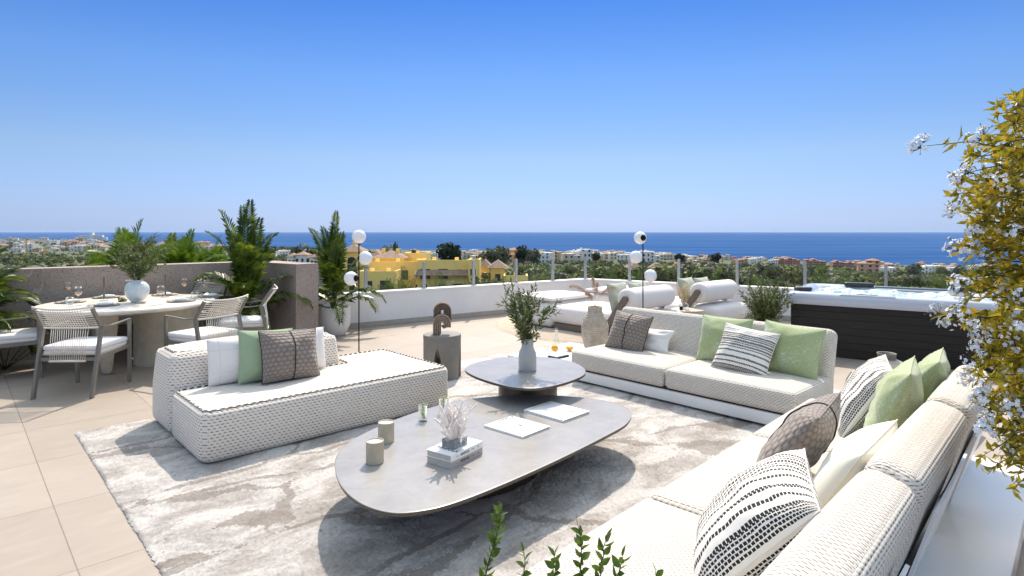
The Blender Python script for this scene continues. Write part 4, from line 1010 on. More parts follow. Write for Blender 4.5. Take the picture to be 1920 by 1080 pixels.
def orange(label, loc, cut=False, s_=.042):
    r = thing('orange', label, 'orange', loc, 0, 'oranges by the sofa'); mb = MB(); pr = [(0,0)]+[(s_*math.sin(a), s_-s_*math.cos(a)) for a in [math.pi*k/16 for k in range(1, 16)]]+[(0,2*s_)]
    if cut: pr = [p for p in pr if p[1] < 1.35*s_]+[(0,1.35*s_)]
    mb.lathe(pr, 28); mb.build('peel', M_['orange'], r, True, angle=50)
    mb = MB(); mb.cyl((0,0), .004, 2*s_-.002 if not cut else 1.33*s_, 2*s_+.003 if not cut else 1.37*s_, 8); mb.build('stalk', M_['stem'], r)
orange('whole orange on the tray nearest the grey vase', P(1040,664,DZ)+Vector((0,.0,.0285)))
orange('cut orange on the platform right of the tray', P(1068,658,DZ), True, .046)
orange('small orange resting beside the glass carafe', P(1026,655,DZ), False, .03)
cf = thing('glass_carafe', 'clear slender glass carafe on the sofa platform behind the olive vase', 'carafe', P(1043,655,DZ))
mb = MB(); mb.lathe([(0,0),(.045,0),(.048,.03),(.040,.09),(.018,.16),(.016,.22),(.020,.235),(.017,.235),(.013,.20),(.015,.16),(.036,.09),(.043,.03),(0,.006)], 28); mb.build('glass', M_['clear'], cf, True)
mb = MB(); mb.lathe([(0,.235),(.014,.235),(.016,.26),(0,.262)], 16); mb.build('stopper', M_['clear'], cf, True)
wg2 = thing('glass_tumbler', 'clear water tumbler on the sofa platform left of the carafe', 'glass', P(1028,662,DZ))
mb = MB(); mb.lathe([(0,0),(.032,0),(.034,.10),(.032,.10),(.030,.008),(0,.008)], 24); mb.build('glass', M_['clear'], wg2, True)
# vase and cone behind the right sofa
vz = thing('vase', 'fluted grey stoneware vase with a dark rim on the white corner table', 'vase', W(5.62,1.52,.14))
mb = MB(); n = 96; vs = []; fs = []; pr = [(.09,0),(.13,.05),(.172,.14),(.185,.24),(.17,.33),(.13,.385),(.085,.405),(.068,.41)]
for (r_, z_) in pr:
    for k in range(n): a_ = 2*math.pi*k/n; rr2 = r_*(1+.022*math.cos(a_*24)*min(1, max(0, (r_-.08)/.06))); vs.append((rr2*math.cos(a_), rr2*math.sin(a_), z_))
for i in range(len(pr)-1):
    for k in range(n): fs.append((i*n+k, i*n+(k+1)%n, (i+1)*n+(k+1)%n, (i+1)*n+k))
fs.append(tuple(range(n))[::-1]); mb.add(vs, fs); mb.build('body', pm('greige_stoneware', (.40,.36,.29), .55, var=.15, vs=20), vz, True)
mb = MB(); mb.lathe([(.068,.405),(.066,.44),(.072,.452),(.070,.458),(.060,.455),(.058,.42),(0,.40)], 40); mb.build('rim', pm('dark_glaze', (.17,.155,.13), .5, var=.3, vs=30), vz, True)
cn = thing('stone_shell', 'small curved grey stone ornament beside the fluted vase', 'ornament', W(5.85,1.84,.14))
mb = MB(); o = [(-.07,0),(.07,0),(.075,.06),(.055,.13),(.02,.19),(-.01,.21),(-.045,.15),(-.065,.07)]
vs = [(x_, y_*(1-z_*2.5), z_) for y_ in (-.05,.05) for x_, z_ in o]; nn = len(o)
mb.add(vs, [tuple(range(nn)), tuple(range(nn, 2*nn))[::-1]]+[((i+1)%nn, i, i+nn, (i+1)%nn+nn) for i in range(nn)]); mb.build('shell', M_['concrete'], cn)

# ================================================================ HOT TUB
dF = Vector((.817,-.577)).normalized(); ht = thing('hot_tub', 'bubbling hot tub with a white shell and dark slatted cabinet', 'hot tub', (3.60, 7.92, 0), math.degrees(math.atan2(dF.y, dF.x)))
TL, TD, TH = 2.25, 1.62, .68
mb = MB()
for k in range(7):
    z0_ = .012+k*.094; mb.add(*(lambda q: (q[0], q[1]))((lambda zz: ([(.05,.05,zz),(TL-.05,.05,zz),(TL-.05,TD-.05,zz),(.05,TD-.05,zz),(.05,.05,zz+.090),(TL-.05,.05,zz+.090),(TL-.05,TD-.05,zz+.090),(.05,TD-.05,zz+.090)], [(3,2,1,0),(4,5,6,7),(0,1,5,4),(1,2,6,5),(2,3,7,6),(3,0,4,7)]))(z0_)))
slat = pm('dark_slats', (.010,.008,.007), .45, var=.12, vs=30)
mb.build('cabinet', slat, ht)
mb = MB(); mb.box(.06,TL-.06,.06,TD-.06,.0,TH-.01); mb.build('cabinet_core', M_['dark'], ht)
acr = pm('white_acrylic', (.50,.53,.59), .12, spec=.6)
mb = MB(); out = rrect(-.02,TL+.02,-.02,TD+.02,.16,8); N = len(out)
def ring_(ins, z_, r_=.16): return [(x_, y_, z_) for x_, y_ in rrect(-.02+ins,TL+.02-ins,-.02+ins,TD+.02-ins,max(.03, r_-ins*.3),8)]
rings = [ring_(.05,TH-.03),ring_(.008,TH-.025),ring_(0,TH+.0),ring_(0,TH+.06),ring_(.012,TH+.10),ring_(.04,TH+.122),ring_(.09,TH+.13),ring_(.15,TH+.122),ring_(.20,TH+.09),ring_(.26,TH-.02),ring_(.34,TH-.35)]
vs = [p for r_ in rings for p in r_]; N = len(rings[0]); fs = []
for i in range(len(rings)-1):
    for k in range(N): fs.append((i*N+k, i*N+(k+1)%N, (i+1)*N+(k+1)%N, (i+1)*N+k))
fs.append(tuple((len(rings)-1)*N+k for k in range(N))); mb.add(vs, fs); mb.build('shell', acr, ht, True, angle=60)
# water surface with bubbling mounds
t = NT('spa_water'); o_ = t.co(); n = t.noise(o_, 7, 6, .7, .8); n2 = t.noise(o_, 40, 3, .7)
f = t.M('ADD', t.M('MULTIPLY', n, .7), t.M('MULTIPLY', n2, .3))
t.col(t.ramp(f, [(.36, (.24,.36,.38)), (.5, (.42,.54,.56)), (.62, (.80,.84,.85))])); t.set(Roughness=.12); t.b.inputs['IOR'].default_value = 1.33; t.bump(n2, .01); M_['spa'] = t.m
nx, ny = 110, 80; vs = []; fs = []
for i in range(nx):
    for j in range(ny):
        x_ = .20+(TL-.40)*i/(nx-1); y_ = .20+(TD-.40)*j/(ny-1); e = min(1, min(i, nx-1-i, j, ny-1-j)/8)
        z_ = TH+.075+e*(.075*max(0, mnoise.fractal(Vector((x_*3.2, y_*3.2, 1)), 1, 2, 4))+.02*mnoise.noise(Vector((x_*16, y_*16, 2))))
        vs.append((x_, y_, z_))
for i in range(nx-1):
    for j in range(ny-1): a_ = i*ny+j; fs.append((a_, a_+ny, a_+ny+1, a_+1))
mb = MB(); mb.add(vs, fs); mb.build('water', M_['spa'], ht, True)
mb = MB(); mb.rbox((.92,.05,TH+.108), (.30,.055,.022), .02, 3, 3); cpn = mb.build('control_panel', acr, ht, True)
mb = MB(); mb.rbox((.92,.045,TH+.131), (.11,.022,.006), .005, 2, 2); mb.build('display', pm('grey_display', (.10,.13,.17), .2), cpn, True)
for (x_, y_) in ((.62,TD-.16),(.78,TD-.14),(.16,.28),(1.85,TD-.20)):
    mb = MB(); mb.rbox((x_,y_,TH+.145), (.11,.05,.03), .028, 4, 3); mb.build('head_pillow', pm('dark_spa_pillow', (.03,.033,.04), .3), ht, True)
# extra dark trim line on the far inner rim
mb = MB(); mb.rbox((1.35,TD-.19,TH+.122), (.45,.012,.014), .01, 2, 2); mb.build('rim_trim', pm('blue_grey_trim', (.12,.15,.2), .3), ht, True)
# ================================================================ PLANTS
def frond(mb, base, d0, L_, nl, leafL, leafW, R, droop=1.0, vfold=.5, twist=0):
    # base point, initial direction, arching under droop
    N = 12; p = base.copy(); d = d0.normalized(); pts = [p.copy()]
    side = d.cross(Vector((0,0,1)))
    if side.length < .1: side = Vector((1,0,0))
    side.normalize()
    for i in range(N):
        d = (d+Vector((0,0,-droop*.16*(i/N+.25)))).normalized(); p = p+d*L_/N; pts.append(p.copy())
    for i in range(nl):
        t_ = .12+.88*i/nl; f = t_*N; j = min(N-1, int(f)); q = pts[j].lerp(pts[j+1], f-j); ax = (pts[j+1]-pts[j]).normalized(); up = side.cross(ax).normalized()
        ll = leafL*(math.sin(math.pi*min(1, .18+t_*.78))**.7)*R.uniform(.85, 1.1)
        for sg in (-1, 1):
            dd = (side*sg*(1-.45*t_)+ax*(.45+.6*t_)+up*vfold*R.uniform(.2,.6)).normalized()
            w_ = leafW*R.uniform(.8,1.1); wv = ax*w_/2; m_ = q+dd*ll*.45+up*.0; tip = q+dd*ll+Vector((0,0,-ll*.28*droop*R.uniform(.5,1.2)))
            mb.add([q-wv*.3, m_-wv, m_+wv+up*w_*.15, tip, q+wv*.3], [(0,1,2,4),(1,3,2)])
    return pts
def palm(name, label, loc, n, L_, seed, pot=True, h0=.42, nl=30, leafL=.22, leafW=.022, mat_='palm', spread=1.0, droop=1.0, cat='palm', stemh=.3, group=None, up=.0, pot_r=.23):
    R = random.Random(seed); r = thing(name, label, cat, loc, R.uniform(0, 360), group); ml = MB(); ms = MB()
    for i in range(n):
        a_ = i*2.399+R.uniform(-.3,.3); lev = i/n; e = rad(82-70*lev**.9*spread+R.uniform(-8,8)+up)
        b_ = Vector((math.cos(a_)*.04*lev*2, math.sin(a_)*.04*lev*2, h0+stemh*(1-lev)*R.uniform(.6,1)))
        pts = frond(ml, b_, Vector((math.cos(a_)*math.cos(e), math.sin(a_)*math.cos(e), math.sin(e))), L_*R.uniform(.75,1.08)*(1-.15*lev), nl, leafL, leafW, R, droop*(.6+lev))
        ms.tube([Vector((0,0,h0-.1)), b_]+pts[1::2], [.012,.011]+[.009*(1-.14*k) for k in range(len(pts[1::2]))], 5)
    ms.build('stalks', M_['olive'], r, True); ml.build('fronds', M_[mat_], r)
    return r
def planter(label, loc, r_, h_, m_='pot'):
    p = thing('planter', label, 'planter', loc); mb = MB()
    mb.lathe([(0,0),(r_*.62,0),(r_*.74,h_*.06),(r_*.97,h_*.38),(r_,h_*.62),(r_*.97,h_*.92),(r_*.95,h_),(r_*.88,h_),(r_*.87,h_*.88),(0,h_*.88)], 48); mb.build('pot', M_[m_], p, True, angle=50)
    mb = MB(); mb.lathe([(0,h_*.90),(r_*.86,h_*.89)], 24, flip=True); mb.build('soil', pm('soil', (.05,.035,.025), .95, bump=.01, bs=60), p)
    return p
p1 = Vector((-3.72, 8.42, 0)); planter('pale planter hidden behind the armchairs in the corner of the stone wall', p1, .24, .40)
palm('potted_palm', 'tall potted palm in the corner of the stone wall behind the armchairs', p1, 24, 1.10, 61, h0=.38, stemh=.62, nl=26, leafL=.25, leafW=.050, up=10)
p2 = Vector((-2.74, 9.28, 0)); planter('white rounded planter at the end of the stone pier', p2, .25, .43)
palm('potted_palm', 'potted palm in the white planter against the end of the stone pier', p2, 21, 1.05, 62, h0=.40, stemh=.52, nl=26, leafL=.23, leafW=.048, up=13)
p3 = Vector((-6.05, 6.72, 0)); planter('pale planter of the palm cut by the left edge', p3, .22, .36)
palm('potted_palm', 'leafy palm with bright edges cut by the left edge of the photo', p3, 38, .85, 63, h0=.35, stemh=.85, nl=36, leafL=.26, leafW=.032, up=0)
bl = thing('broadleaf_plant', 'low plant with bright broad leaves behind the leftmost armchair', 'plant', (-5.85, 6.95, 0)); R = random.Random(64); ml = MB(); ms = MB()
for k in range(9):
    a_ = k*.75+.3; e = R.uniform(.4,1.0); d = Vector((math.cos(a_)*math.cos(e), math.sin(a_)*math.cos(e), math.sin(e))); tip = d*R.uniform(.35,.6); ms.tube([(0,0,0), tuple(tip*.6+Vector((0,0,.05))), tuple(tip)], .006, 5)
    leaf(ml, tip, d+Vector((0,0,-.3)), .26, .15, fold=.12)
ms.build('stalks', M_['olive'], bl, True); ml.build('leaves', M_['broad'], bl)
# olive shrub by the tub
p4 = Vector((3.28, 7.75, 0)); planter('small grey planter of the olive shrub in front of the hot tub', p4, .17, .26, 'concrete')
osb = thing('olive_shrub', 'small bushy olive shrub standing in front of the hot tub', 'shrub', p4+Vector((0,0,.22)))
branch_plant(osb, (0,0,0), 40, .66, .42, .055, .015, M_['olive'], 71, .004, 44, sub=3)

# beyond the parapet: planting strip
GZ = -1.6
def outp(px, d): return Vector(((px-960)/FPX*d, d, GZ))
proto = {}
proto['feather'] = palm('garden_palm', 'feathery palm outside the parapet', outp(880, 17), 26, 1.9, 81, False, 1.2, 26, .55, .045, 'agave', 1.0, 1.0, 'palm', .6)
proto['bright'] = palm('garden_palm', 'bright palm head', outp(245, 13.5), 30, 1.15, 82, False, 1.9, 34, .42, .05, 'palm_bright', .8, 1.1, 'palm', .35)
def agave(name, label, loc, n, L_, w_, seed, h0, mat_='agave'):
    R = random.Random(seed); r = thing(name, label, 'plant', loc, 0); mb = MB(); ms = MB()
    for i in range(n):
        a_ = i*2.399; e = rad(R.uniform(5, 80)); d = Vector((math.cos(a_)*math.cos(e), math.sin(a_)*math.cos(e), math.sin(e)))
        sd = d.cross(Vector((0,0,1))).normalized(); up = sd.cross(d); b_ = Vector((0,0,h0)); l = L_*R.uniform(.7,1.1)
        vs = [b_-sd*w_*.35, b_+sd*w_*.35, b_+d*l*.5+sd*w_*.5-up*.0, b_+d*l*.5-up*w_*.35, b_+d*l*.5-sd*w_*.5, b_+d*l-Vector((0,0,l*.08))]
        mb.add(vs, [(0,1,2,3),(0,3,4),(3,2,5),(4,3,5)])
    ms.tube([(0,0,0),(0,0,h0*.5),(0,0,h0+.05)], [.10,.08,.09], 8); ms.build('trunk', M_['bark'], r, True); mb.build('leaves', M_[mat_], r)
    return r
proto['agave'] = agave('yucca', 'spiky yucca rosette outside the glass', outp(935, 16), 60, 1.0, .07, 83, 1.35)
def place(kind, px, d, top, lab, rot, base_top):
    # scale so the crown top reaches pixel row `top`
    zt_ = EYE-(top-433)/FPX*d; s_ = (zt_-GZ)/base_top
    o = proto[kind]; 
    if kind in used_: o = dup(o, outp(px, d), rot, lab, 'plants in the garden strip beyond the parapet', s_)
    else: used_.add(kind); o.location = outp(px, d); o.rotation_euler = (0,0,rad(rot)); o.scale = (s_,)*3; o['label'] = lab; o['group'] = 'plants in the garden strip beyond the parapet'
used_ = set()
place('bright', 243, 13.2, 443, 'bright palm head rising over the stone wall behind the white vase', 10, 3.05)
for a in ((345,13.6,459,'broad bright palm head over the right part of the stone wall'),(182,14,487,'bright palm tips just showing above the stone wall left of the vase'),(318,15,463,'bright palm head overlapping the broad one above the stone wall'),(395,15,466,'palm head beside the tall potted palm above the stone wall')): place('bright', a[0], a[1], a[2], a[3], a[0], 3.05)
for a in ((762,15.5,501,'feathery palm outside the glass in front of the yellow block, left one'),(820,16,510,'feathery palm outside the glass below the yellow wing, right of the first'),(728,15,515,'low feathery palm beside the left lamp outside the glass'),(1016,17,490,'feathery palm outside the glass left of the parapet corner'),(1155,18,498,'feathery palm outside the glass right of the parapet corner'),(1425,17,500,'feathery palm outside the glass behind the farther daybed'),(1530,14,492,'feathery palm outside the glass behind the hot tub, left one'),(1590,14.5,512,'feathery palm outside the glass behind the hot tub headrests'),(1760,13,500,'feathery palm outside the glass behind the right end of the hot tub'),(1822,12,482,'feathery palm half hidden behind the flowering shrub'),(620,16,500,'feathery palm beyond the stone pier behind the potted palm')): place('feather', a[0], a[1], a[2], a[3], a[0]*3, 3.55)
for a in ((935,16,500,'spiky yucca outside the glass right of the yellow wing'),(885,16.5,506,'spiky yucca outside the glass below the second silver post'),(1108,15.5,492,'spiky yucca rosette outside the glass at the parapet corner'),(1690,13.5,503,'spiky yucca outside the glass behind the middle of the hot tub'),(1650,13.8,508,'spiky yucca outside the glass left of the third hot tub post'),(1480,16,512,'low spiky yucca outside the glass beside the olive shrub'),(1560,13.3,509,'spiky yucca outside the glass behind the hot tub corner')): place('agave', a[0], a[1], a[2], a[3], a[0], 2.4)
# big paddle leaves (strelitzia)
def paddle(name, label, loc, specs, seed):
    r = thing(name, label, 'plant', loc); ml = MB(); ms = MB()
    for (dx, zt_, L_, w_, lean) in specs:
        b_ = Vector((dx*.2, 0, 0)); m_ = Vector((dx, 0, zt_-L_)); d = Vector((lean, .15, 1)).normalized(); ms.tube([b_, (b_+m_)*.5+Vector((0,0,.1)), m_, m_+d*L_*.95], [.02,.016,.014,.004], 6)
        sd = d.cross(Vector((.3,1,0))).normalized(); N = 14; prev = None
        for sg in (-1, 1):
            vs = []; 
            for i in range(N+1):
                t_ = i/N; c_ = m_+d*L_*t_+Vector((lean*.12*t_*t_*L_,0,-.05*t_*t_)); ww = w_/2*math.sin(math.pi*(t_*.94+.03))**.6*(1-.35*(1 if i in (5,9) else 0)); vs += [c_, c_+sd*sg*ww+Vector((0,-.06*sg*0+.05,.03))]
            ml.add(vs, [(2*i,2*i+1,2*i+3,2*i+2) for i in range(N)])
    ms.build('stalks', M_['olive'], r, True); ml.build('leaves', M_['palm'], r, False)
paddle('paddle_leaf_plant', 'tall paddle shaped leaf pointing right behind the farther daybed', outp(1308, 14), [(.05, 2.55, 1.1, .22, .55),(-.3,2.15,.8,.2,-.3)], 1)
paddle('paddle_leaf_plant', 'broad drooping paddle leaves right of the back lamp outside the glass', outp(1215, 14), [(.0,2.35,1.0,.36,-.15),(.35,2.1,.9,.3,.3),(-.35,2.1,.8,.28,-.4)], 2)
paddle('paddle_leaf_plant', 'dark rounded leaves in front of the yellow wing', outp(890, 15), [(.0,2.1,.45,.3,.0),(.2,1.85,.4,.3,.4),(-.2,1.8,.4,.28,-.4),(.1,1.6,.4,.3,.8)], 3)

# ---------------------------------------------------------------- flowering shrub at the right
def flower_shrub():
    R = random.Random(90); base = Vector((2.42, 2.45, 0)); ml = MB(); mf = MB(); ms = MB(); mbud = MB()
    root = thing('flowering_shrub', 'tall shrub with golden leaves and pale blue flower clusters at the right edge', 'shrub', base)
    def edge_r(z_):    # horizontal reach of the crown towards the left by height
        pts = [(.55,.32),(.63,.42),(.8,.46),(1.02,.54),(1.24,.64),(1.45,.58),(1.67,.61),(1.88,.60),(2.02,.50),(2.2,.35)]
        for (a_, ra), (b_, rb_) in zip(pts[:-1], pts[1:]):
            if a_ <= z_ <= b_: return ra+(rb_-ra)*(z_-a_)/(b_-a_)
        return .15
    for k in range(7): a_ = k*.9; ms.tube([(.05*math.cos(a_),.05*math.sin(a_),0),(.10*math.cos(a_),.10*math.sin(a_),.7),(.14*math.cos(a_*1.3),.14*math.sin(a_),1.4),(.10*math.cos(a_),.2*math.sin(a_),2.0)], [.014,.012,.008,.004], 6)
    def spray(p, d, L_, nleaf, cluster, ls=.062):
        N = 6; pts = [p.copy()]; q = p.copy(); dd = d.normalized()
        for i in range(N): dd = (dd+rv(R,.16)+Vector((0,0,-.05))).normalized(); q = q+dd*L_/N; pts.append(q.copy())
        ms.tube(pts, [.0026*(1-.6*i/N) for i in range(N+1)], 4)
        for i in range(nleaf):
            t_ = R.uniform(.1,1); f = t_*N; j = min(N-1,int(f)); pp = pts[j].lerp(pts[j+1], f-j); ax = (pts[j+1]-pts[j]).normalized()
            leaf(ml, pp, ax*R.uniform(.2,.9)+rv(R), ls*R.uniform(.55,1.15), .020*R.uniform(.7,1.2), rv(R).normalized(), .2, R, .2)
        if cluster: clusterf(q, dd)
    def clusterf(q, dd, n=16, s_=1.0):
        hub = q-dd*.01
        for k in range(n):
            v = (dd*.9+rv(R,.95)+Vector((0,0,.35))).normalized(); e = hub+v*R.uniform(.028,.052)*s_
            ms.tube([hub, hub.lerp(e,.5)+Vector((0,0,-.002)), e], .0007, 3, cap=False)
            n_ = (v+rv(R,.4)).normalized(); a = n_.cross(Vector((0,0,1)))
            if a.length < .1: a = Vector((1,0,0))
            a.normalize(); b_ = n_.cross(a); r_ = R.uniform(.0075,.0115)*s_; ph = R.uniform(0,6)
            if R.random() < .18: mbud.tube([e, e+v*.006], [.0022,.0012], 5); continue
            for m_ in range(5):
                an = ph+m_*2*math.pi/5; c_ = a*math.cos(an)+b_*math.sin(an); s2 = a*-math.sin(an)+b_*math.cos(an)
                mf.add([e, e+c_*r_*.6+s2*r_*.36+n_*r_*.1, e+c_*r_+n_*r_*.28, e+c_*r_*.6-s2*r_*.36+n_*r_*.1], [(0,1,2,3)])
    nsp = 1150
    for k in range(nsp):
        z_ = R.uniform(.58, 2.2); a_ = R.uniform(0, 2*math.pi); rr2 = edge_r(z_); f = R.random()**.45; yy = .38
        dy_ = math.sin(a_)*yy*min(1, rr2/.5)*f; ctr = Vector((math.cos(a_)*rr2*f+dy_*.6, dy_, z_))
        out = Vector((math.cos(a_), math.sin(a_), R.uniform(-.3,.35)))
        L_ = R.uniform(.12,.22); p = ctr-out.normalized()*L_*.8
        spray(p, out+rv(R,.4), L_, 15, (R.random() < (.52 if z_ < 1.7 else .15)))
    # named outliers of the outline: long sprays towards the left
    for (px, py, d_, dx) in ((1722,278,2.25,.20),(1800,338,2.3,.14),(1788,398,2.3,.12),(1835,262,2.3,.12),(1800,545,2.35,.16),(1790,600,2.3,.14),(1838,652,2.3,.12),(1836,740,2.3,.14),(1848,800,2.25,.14)):
        tip = PD(px, py, d_)-base; st_ = Vector((tip.x+dx+.12, tip.y+R.uniform(-.05,.05), tip.z-.02+R.uniform(-.03,.05)))
        spray(st_, tip-st_, (tip-st_).length*.95, 9, False); clusterf(tip, (tip-st_).normalized(), 26, 1.0)
        clusterf(tip+Vector((.02,.0,.03)), Vector((0,0,1)), 14, .8)
    for (px, py) in ((1822,858),(1850,880),(1885,905)):
        tip = PD(px, py, 2.2)-base; st_ = tip+Vector((.2,.05,.07)); spray(st_, tip-st_, .2, 12, False, .05)
    ms.build('branches', M_['stem'], root, True); ml.build('leaves', M_['gold_leaf'], root); mf.build('flowers', M_['flower'], root); mbud.build('buds', M_['bud'], root)
    planter('white planter of the flowering shrub just outside the right edge', base, .26, .45)
flower_shrub()

# ---------------------------------------------------------------- leafy shoots in the foreground
def shoots():
    R = random.Random(95); D = 1.45
    pl = thing('planter_box', 'white planter box below the bottom edge holding the leafy shoots', 'planter', (.08, D, 0))
    mb = MB(); mb.box(-.35,.35,-.12,.12,0,.42); mb.box(-.36,.36,-.13,.13,.42,.45); mb.build('box', M_['pot'], pl)
    mb = MB(); mb.box(-.34,.34,-.11,.11,.448,.455); mb.build('soil', M_['bark'], pl)
    for k, (px, py, bx, n, ls, lab) in enumerate(((940,958,890,26,.026,'tallest leafy shoot at the bottom edge, left of all others'),(982,1036,990,9,.026,'short leafy shoot right of the tallest one'),(1038,1036,1042,9,.027,'upright leafy shoot with three leaf pairs left of the forked one'),(1086,988,1094,13,.030,'tall thin leafy shoot rising over the sofa seat'),(1136,1010,1105,12,.028,'leaning leafy shoot right of the tall thin one'),(1165,1046,1130,10,.028,'low leafy shoot with paired leaves farther right'),(1228,1070,1222,5,.028,'rightmost leafy shoot barely above the bottom edge'))):
        d = D+R.uniform(-.08,.08); tip = PD(px, py, d); low = PD(bx, 1180, d); bx0 = Vector((min(.4,max(-.2, low.x)), D, .45)); base = bx0
        r = thing('leafy_shoot', lab, 'plant', base, 0, 'leafy shoots in the foreground'); ml = MB(); ms = MB()
        a_ = tip-base; l_ = low-base; pts = [Vector((0,0,0)), l_*.5+Vector((0,0,.0)), l_]
        M_n = 10
        for i in range(1, M_n+1): t_ = i/M_n; pts.append(l_.lerp(a_, t_)+Vector((R.uniform(-.004,.004), R.uniform(-.004,.004), 0)))
        ms.tube(pts, [.003]*2+[.0028*(1-.065*i) for i in range(len(pts)-2)], 5)
        for i in range(n*2):
            t_ = .15+.85*i/(n*2); f = 2+t_*M_n*.999; j = min(len(pts)-2, int(f)); p = pts[j].lerp(pts[j+1], f-j); ax = (pts[j+1]-pts[j]).normalized()
            sd = ax.cross(Vector((math.cos(i*1.9), math.sin(i*1.9), .2))).normalized(); L_ = ls*R.uniform(.75,1.1)
            leafr(ml, p, ax*R.uniform(.5,1.1)+sd, L_*1.1, L_*.6)
        leafr(ml, pts[-1], (pts[-1]-pts[-2]), ls, ls*.35)
        ms.build('stem', M_['stem'], r, True); ml.build('leaves', M_['twig_leaf'], r, True)
def leafr(mb, p, d, L_, w_):
    d = d.normalized(); up = rv(rnd).normalized(); sd = d.cross(up).normalized(); n = sd.cross(d).normalized(); vs = []; N = 6
    for i in range(N+1):
        t_ = i/N; ww = w_/2*math.sin(math.pi*min(1, t_**.75))*(1-.0*t_); c_ = p+d*L_*t_-n*L_*.12*t_*t_
        vs += [c_-sd*ww+n*ww*.35, c_, c_+sd*ww+n*ww*.35]
    fs = []
    for i in range(N):
        b = i*3; fs += [(b,b+1,b+4,b+3),(b+1,b+2,b+5,b+4)]
    mb.add(vs, fs)
shoots()

# ================================================================ LANDSCAPE
COAST = [(-900,446.5),(-200,446.5),(60,447.5),(190,451),(285,458),(400,463.5),(500,465.5),(700,467),(900,470),(1100,472.5),(1200,478),(1300,482.5),(1450,487),(1600,494),(1800,500),(2900,512)]
def coast_y(px):
    for (a_, ya), (b_, yb) in zip(COAST[:-1], COAST[1:]):
        if a_ <= px <= b_: return ya+(yb-ya)*(px-a_)/(b_-a_)
    return COAST[0][1] if px < COAST[0][0] else COAST[-1][1]
def coastD(r): return 101.6*FPX/(coast_y(960+r*FPX)-433)
def gz(r, Y, dn=True):
    D = coastD(r)
    if Y < 26: z_ = GZ
    elif Y < 60: z_ = GZ+(-6.5-GZ)*(Y-26)/34
    else: z_ = -100*max((Y/3000)**.7, (Y/D)**.8) if Y < D else -101.2
    z_ = max(z_, -99.0) if Y < D*.985 else z_
    if 60 <= Y < 90: z_ = -6.5+(z_+6.5)*(Y-60)/30
    if dn and Y > 90: z_ += (mnoise.noise(Vector((r*Y/120, Y/120, 0)))*min(4, Y*.012)) * (1 if Y < D*.9 else 0)
    return z_
def terrain():
    NR, NY = 150, 130; vs = []; fs = []
    for i in range(NR+1):
        r = -1.9+3.8*i/NR; D = coastD(r)
        for j in range(NY+1):
            t_ = j/NY; Y = 8*(D*1.01/8)**t_
            vs.append((r*Y, Y, gz(r, Y)))
    for i in range(NR):
        for j in range(NY): a_ = i*(NY+1)+j; fs.append((a_, a_+NY+1, a_+NY+2, a_+1))
    mb = MB(); mb.add(vs, fs)
    t = NT('dry_scrub_ground'); o_ = t.co(); n = t.noise(o_, .02, 8, .65); n2 = t.noise(o_, .25, 6, .7)
    t.col(t.ramp(t.M('ADD', t.M('MULTIPLY', n, .6), t.M('MULTIPLY', n2, .4)), [(.38, (.045,.06,.02)), (.52, (.085,.10,.04)), (.60, (.17,.165,.09)), (.70, (.34,.30,.21))])); t.set(Roughness=1)
    struct(mb.build('ground', t.m, None, True))
terrain()
# sea
t = NT('sea_water'); o_ = t.co(); n = t.noise(t.map(o_, (.0006,.004,1)), 1, 5, .6); n2 = t.noise(t.map(o_, (.01,.05,1)), 1, 5, .7)
t.col(t.ramp(t.M('ADD', t.M('MULTIPLY', n, .7), t.M('MULTIPLY', n2, .3)), [(.35, (.020,.062,.18)), (.65, (.048,.125,.29))])); t.set(Roughness=1); t.b.inputs['Specular IOR Level'].default_value = 0
mb = MB(); S_ = 45000; xs = [-S_,-8000,0,8000,S_]; ys = [300,3000,10000,S_]
vs = [(x_, y_, -100.3) for x_ in xs for y_ in ys]; mb.add(vs, [(i*4+j, (i+1)*4+j, (i+1)*4+j+1, i*4+j+1) for i in range(4) for j in range(3)]); struct(mb.build('sea', t.m))

def ground_at(px, py):      # walk out along a view ray to where it meets the land
    r = (px-960)/FPX; Y = 65.0; s_ = (py-433)/FPX
    while Y < coastD(r)*.97:
        if EYE-s_*Y <= gz(r, Y): return Vector((r*Y, Y, gz(r, Y)))
        Y *= 1.02
    return None
# buildings -----------------------------------------------------------------
WM = {'white': pm('white_wall', (.78,.76,.72), .8), 'cream': pm('cream_wall', (.66,.56,.42), .8), 'ochre': pm('ochre_wall', (.62,.40,.22), .8), 'pink': pm('pink_wall', (.56,.31,.23), .8), 'yellow': pm('yellow_wall', (.95,.68,.22), .8, var=.06, vs=.3)}
ROOF = pm('clay_roof', (.33,.20,.13), .9, var=.25, vs=.8); WIN = pm('dark_window', (.03,.032,.035), .3); ROOF2 = pm('grey_brown_roof', (.27,.19,.14), .9, var=.3, vs=1.5)
def hip(mb, x0, x1, y0, y1, z0, h, ov=.5):
    x0 -= ov; x1 += ov; y0 -= ov; y1 += ov; w_, d_ = x1-x0, y1-y0; k = min(w_, d_)/2; cx, cy = (x0+x1)/2, (y0+y1)/2
    a_, b_ = ((x0+k, cy, z0+h), (x1-k, cy, z0+h)) if w_ >= d_ else ((cx, y0+k, z0+h), (cx, y1-k, z0+h))
    vs = [(x0,y0,z0),(x1,y0,z0),(x1,y1,z0),(x0,y1,z0),a_,b_]
    fs = [(0,1,5,4),(1,2,5),(2,3,4,5),(3,0,4)] if w_ >= d_ else [(0,1,4),(1,2,5,4),(2,3,5),(3,0,4,5)]
    mb.add(vs, fs+[(3,2,1,0)])
def win_front(mb, xs, y, zs, w_, h_):
    for x_ in xs:
        for z_ in zs: mb.box(x_-w_/2, x_+w_/2, y-.06, y+.3, z_, z_+h_)
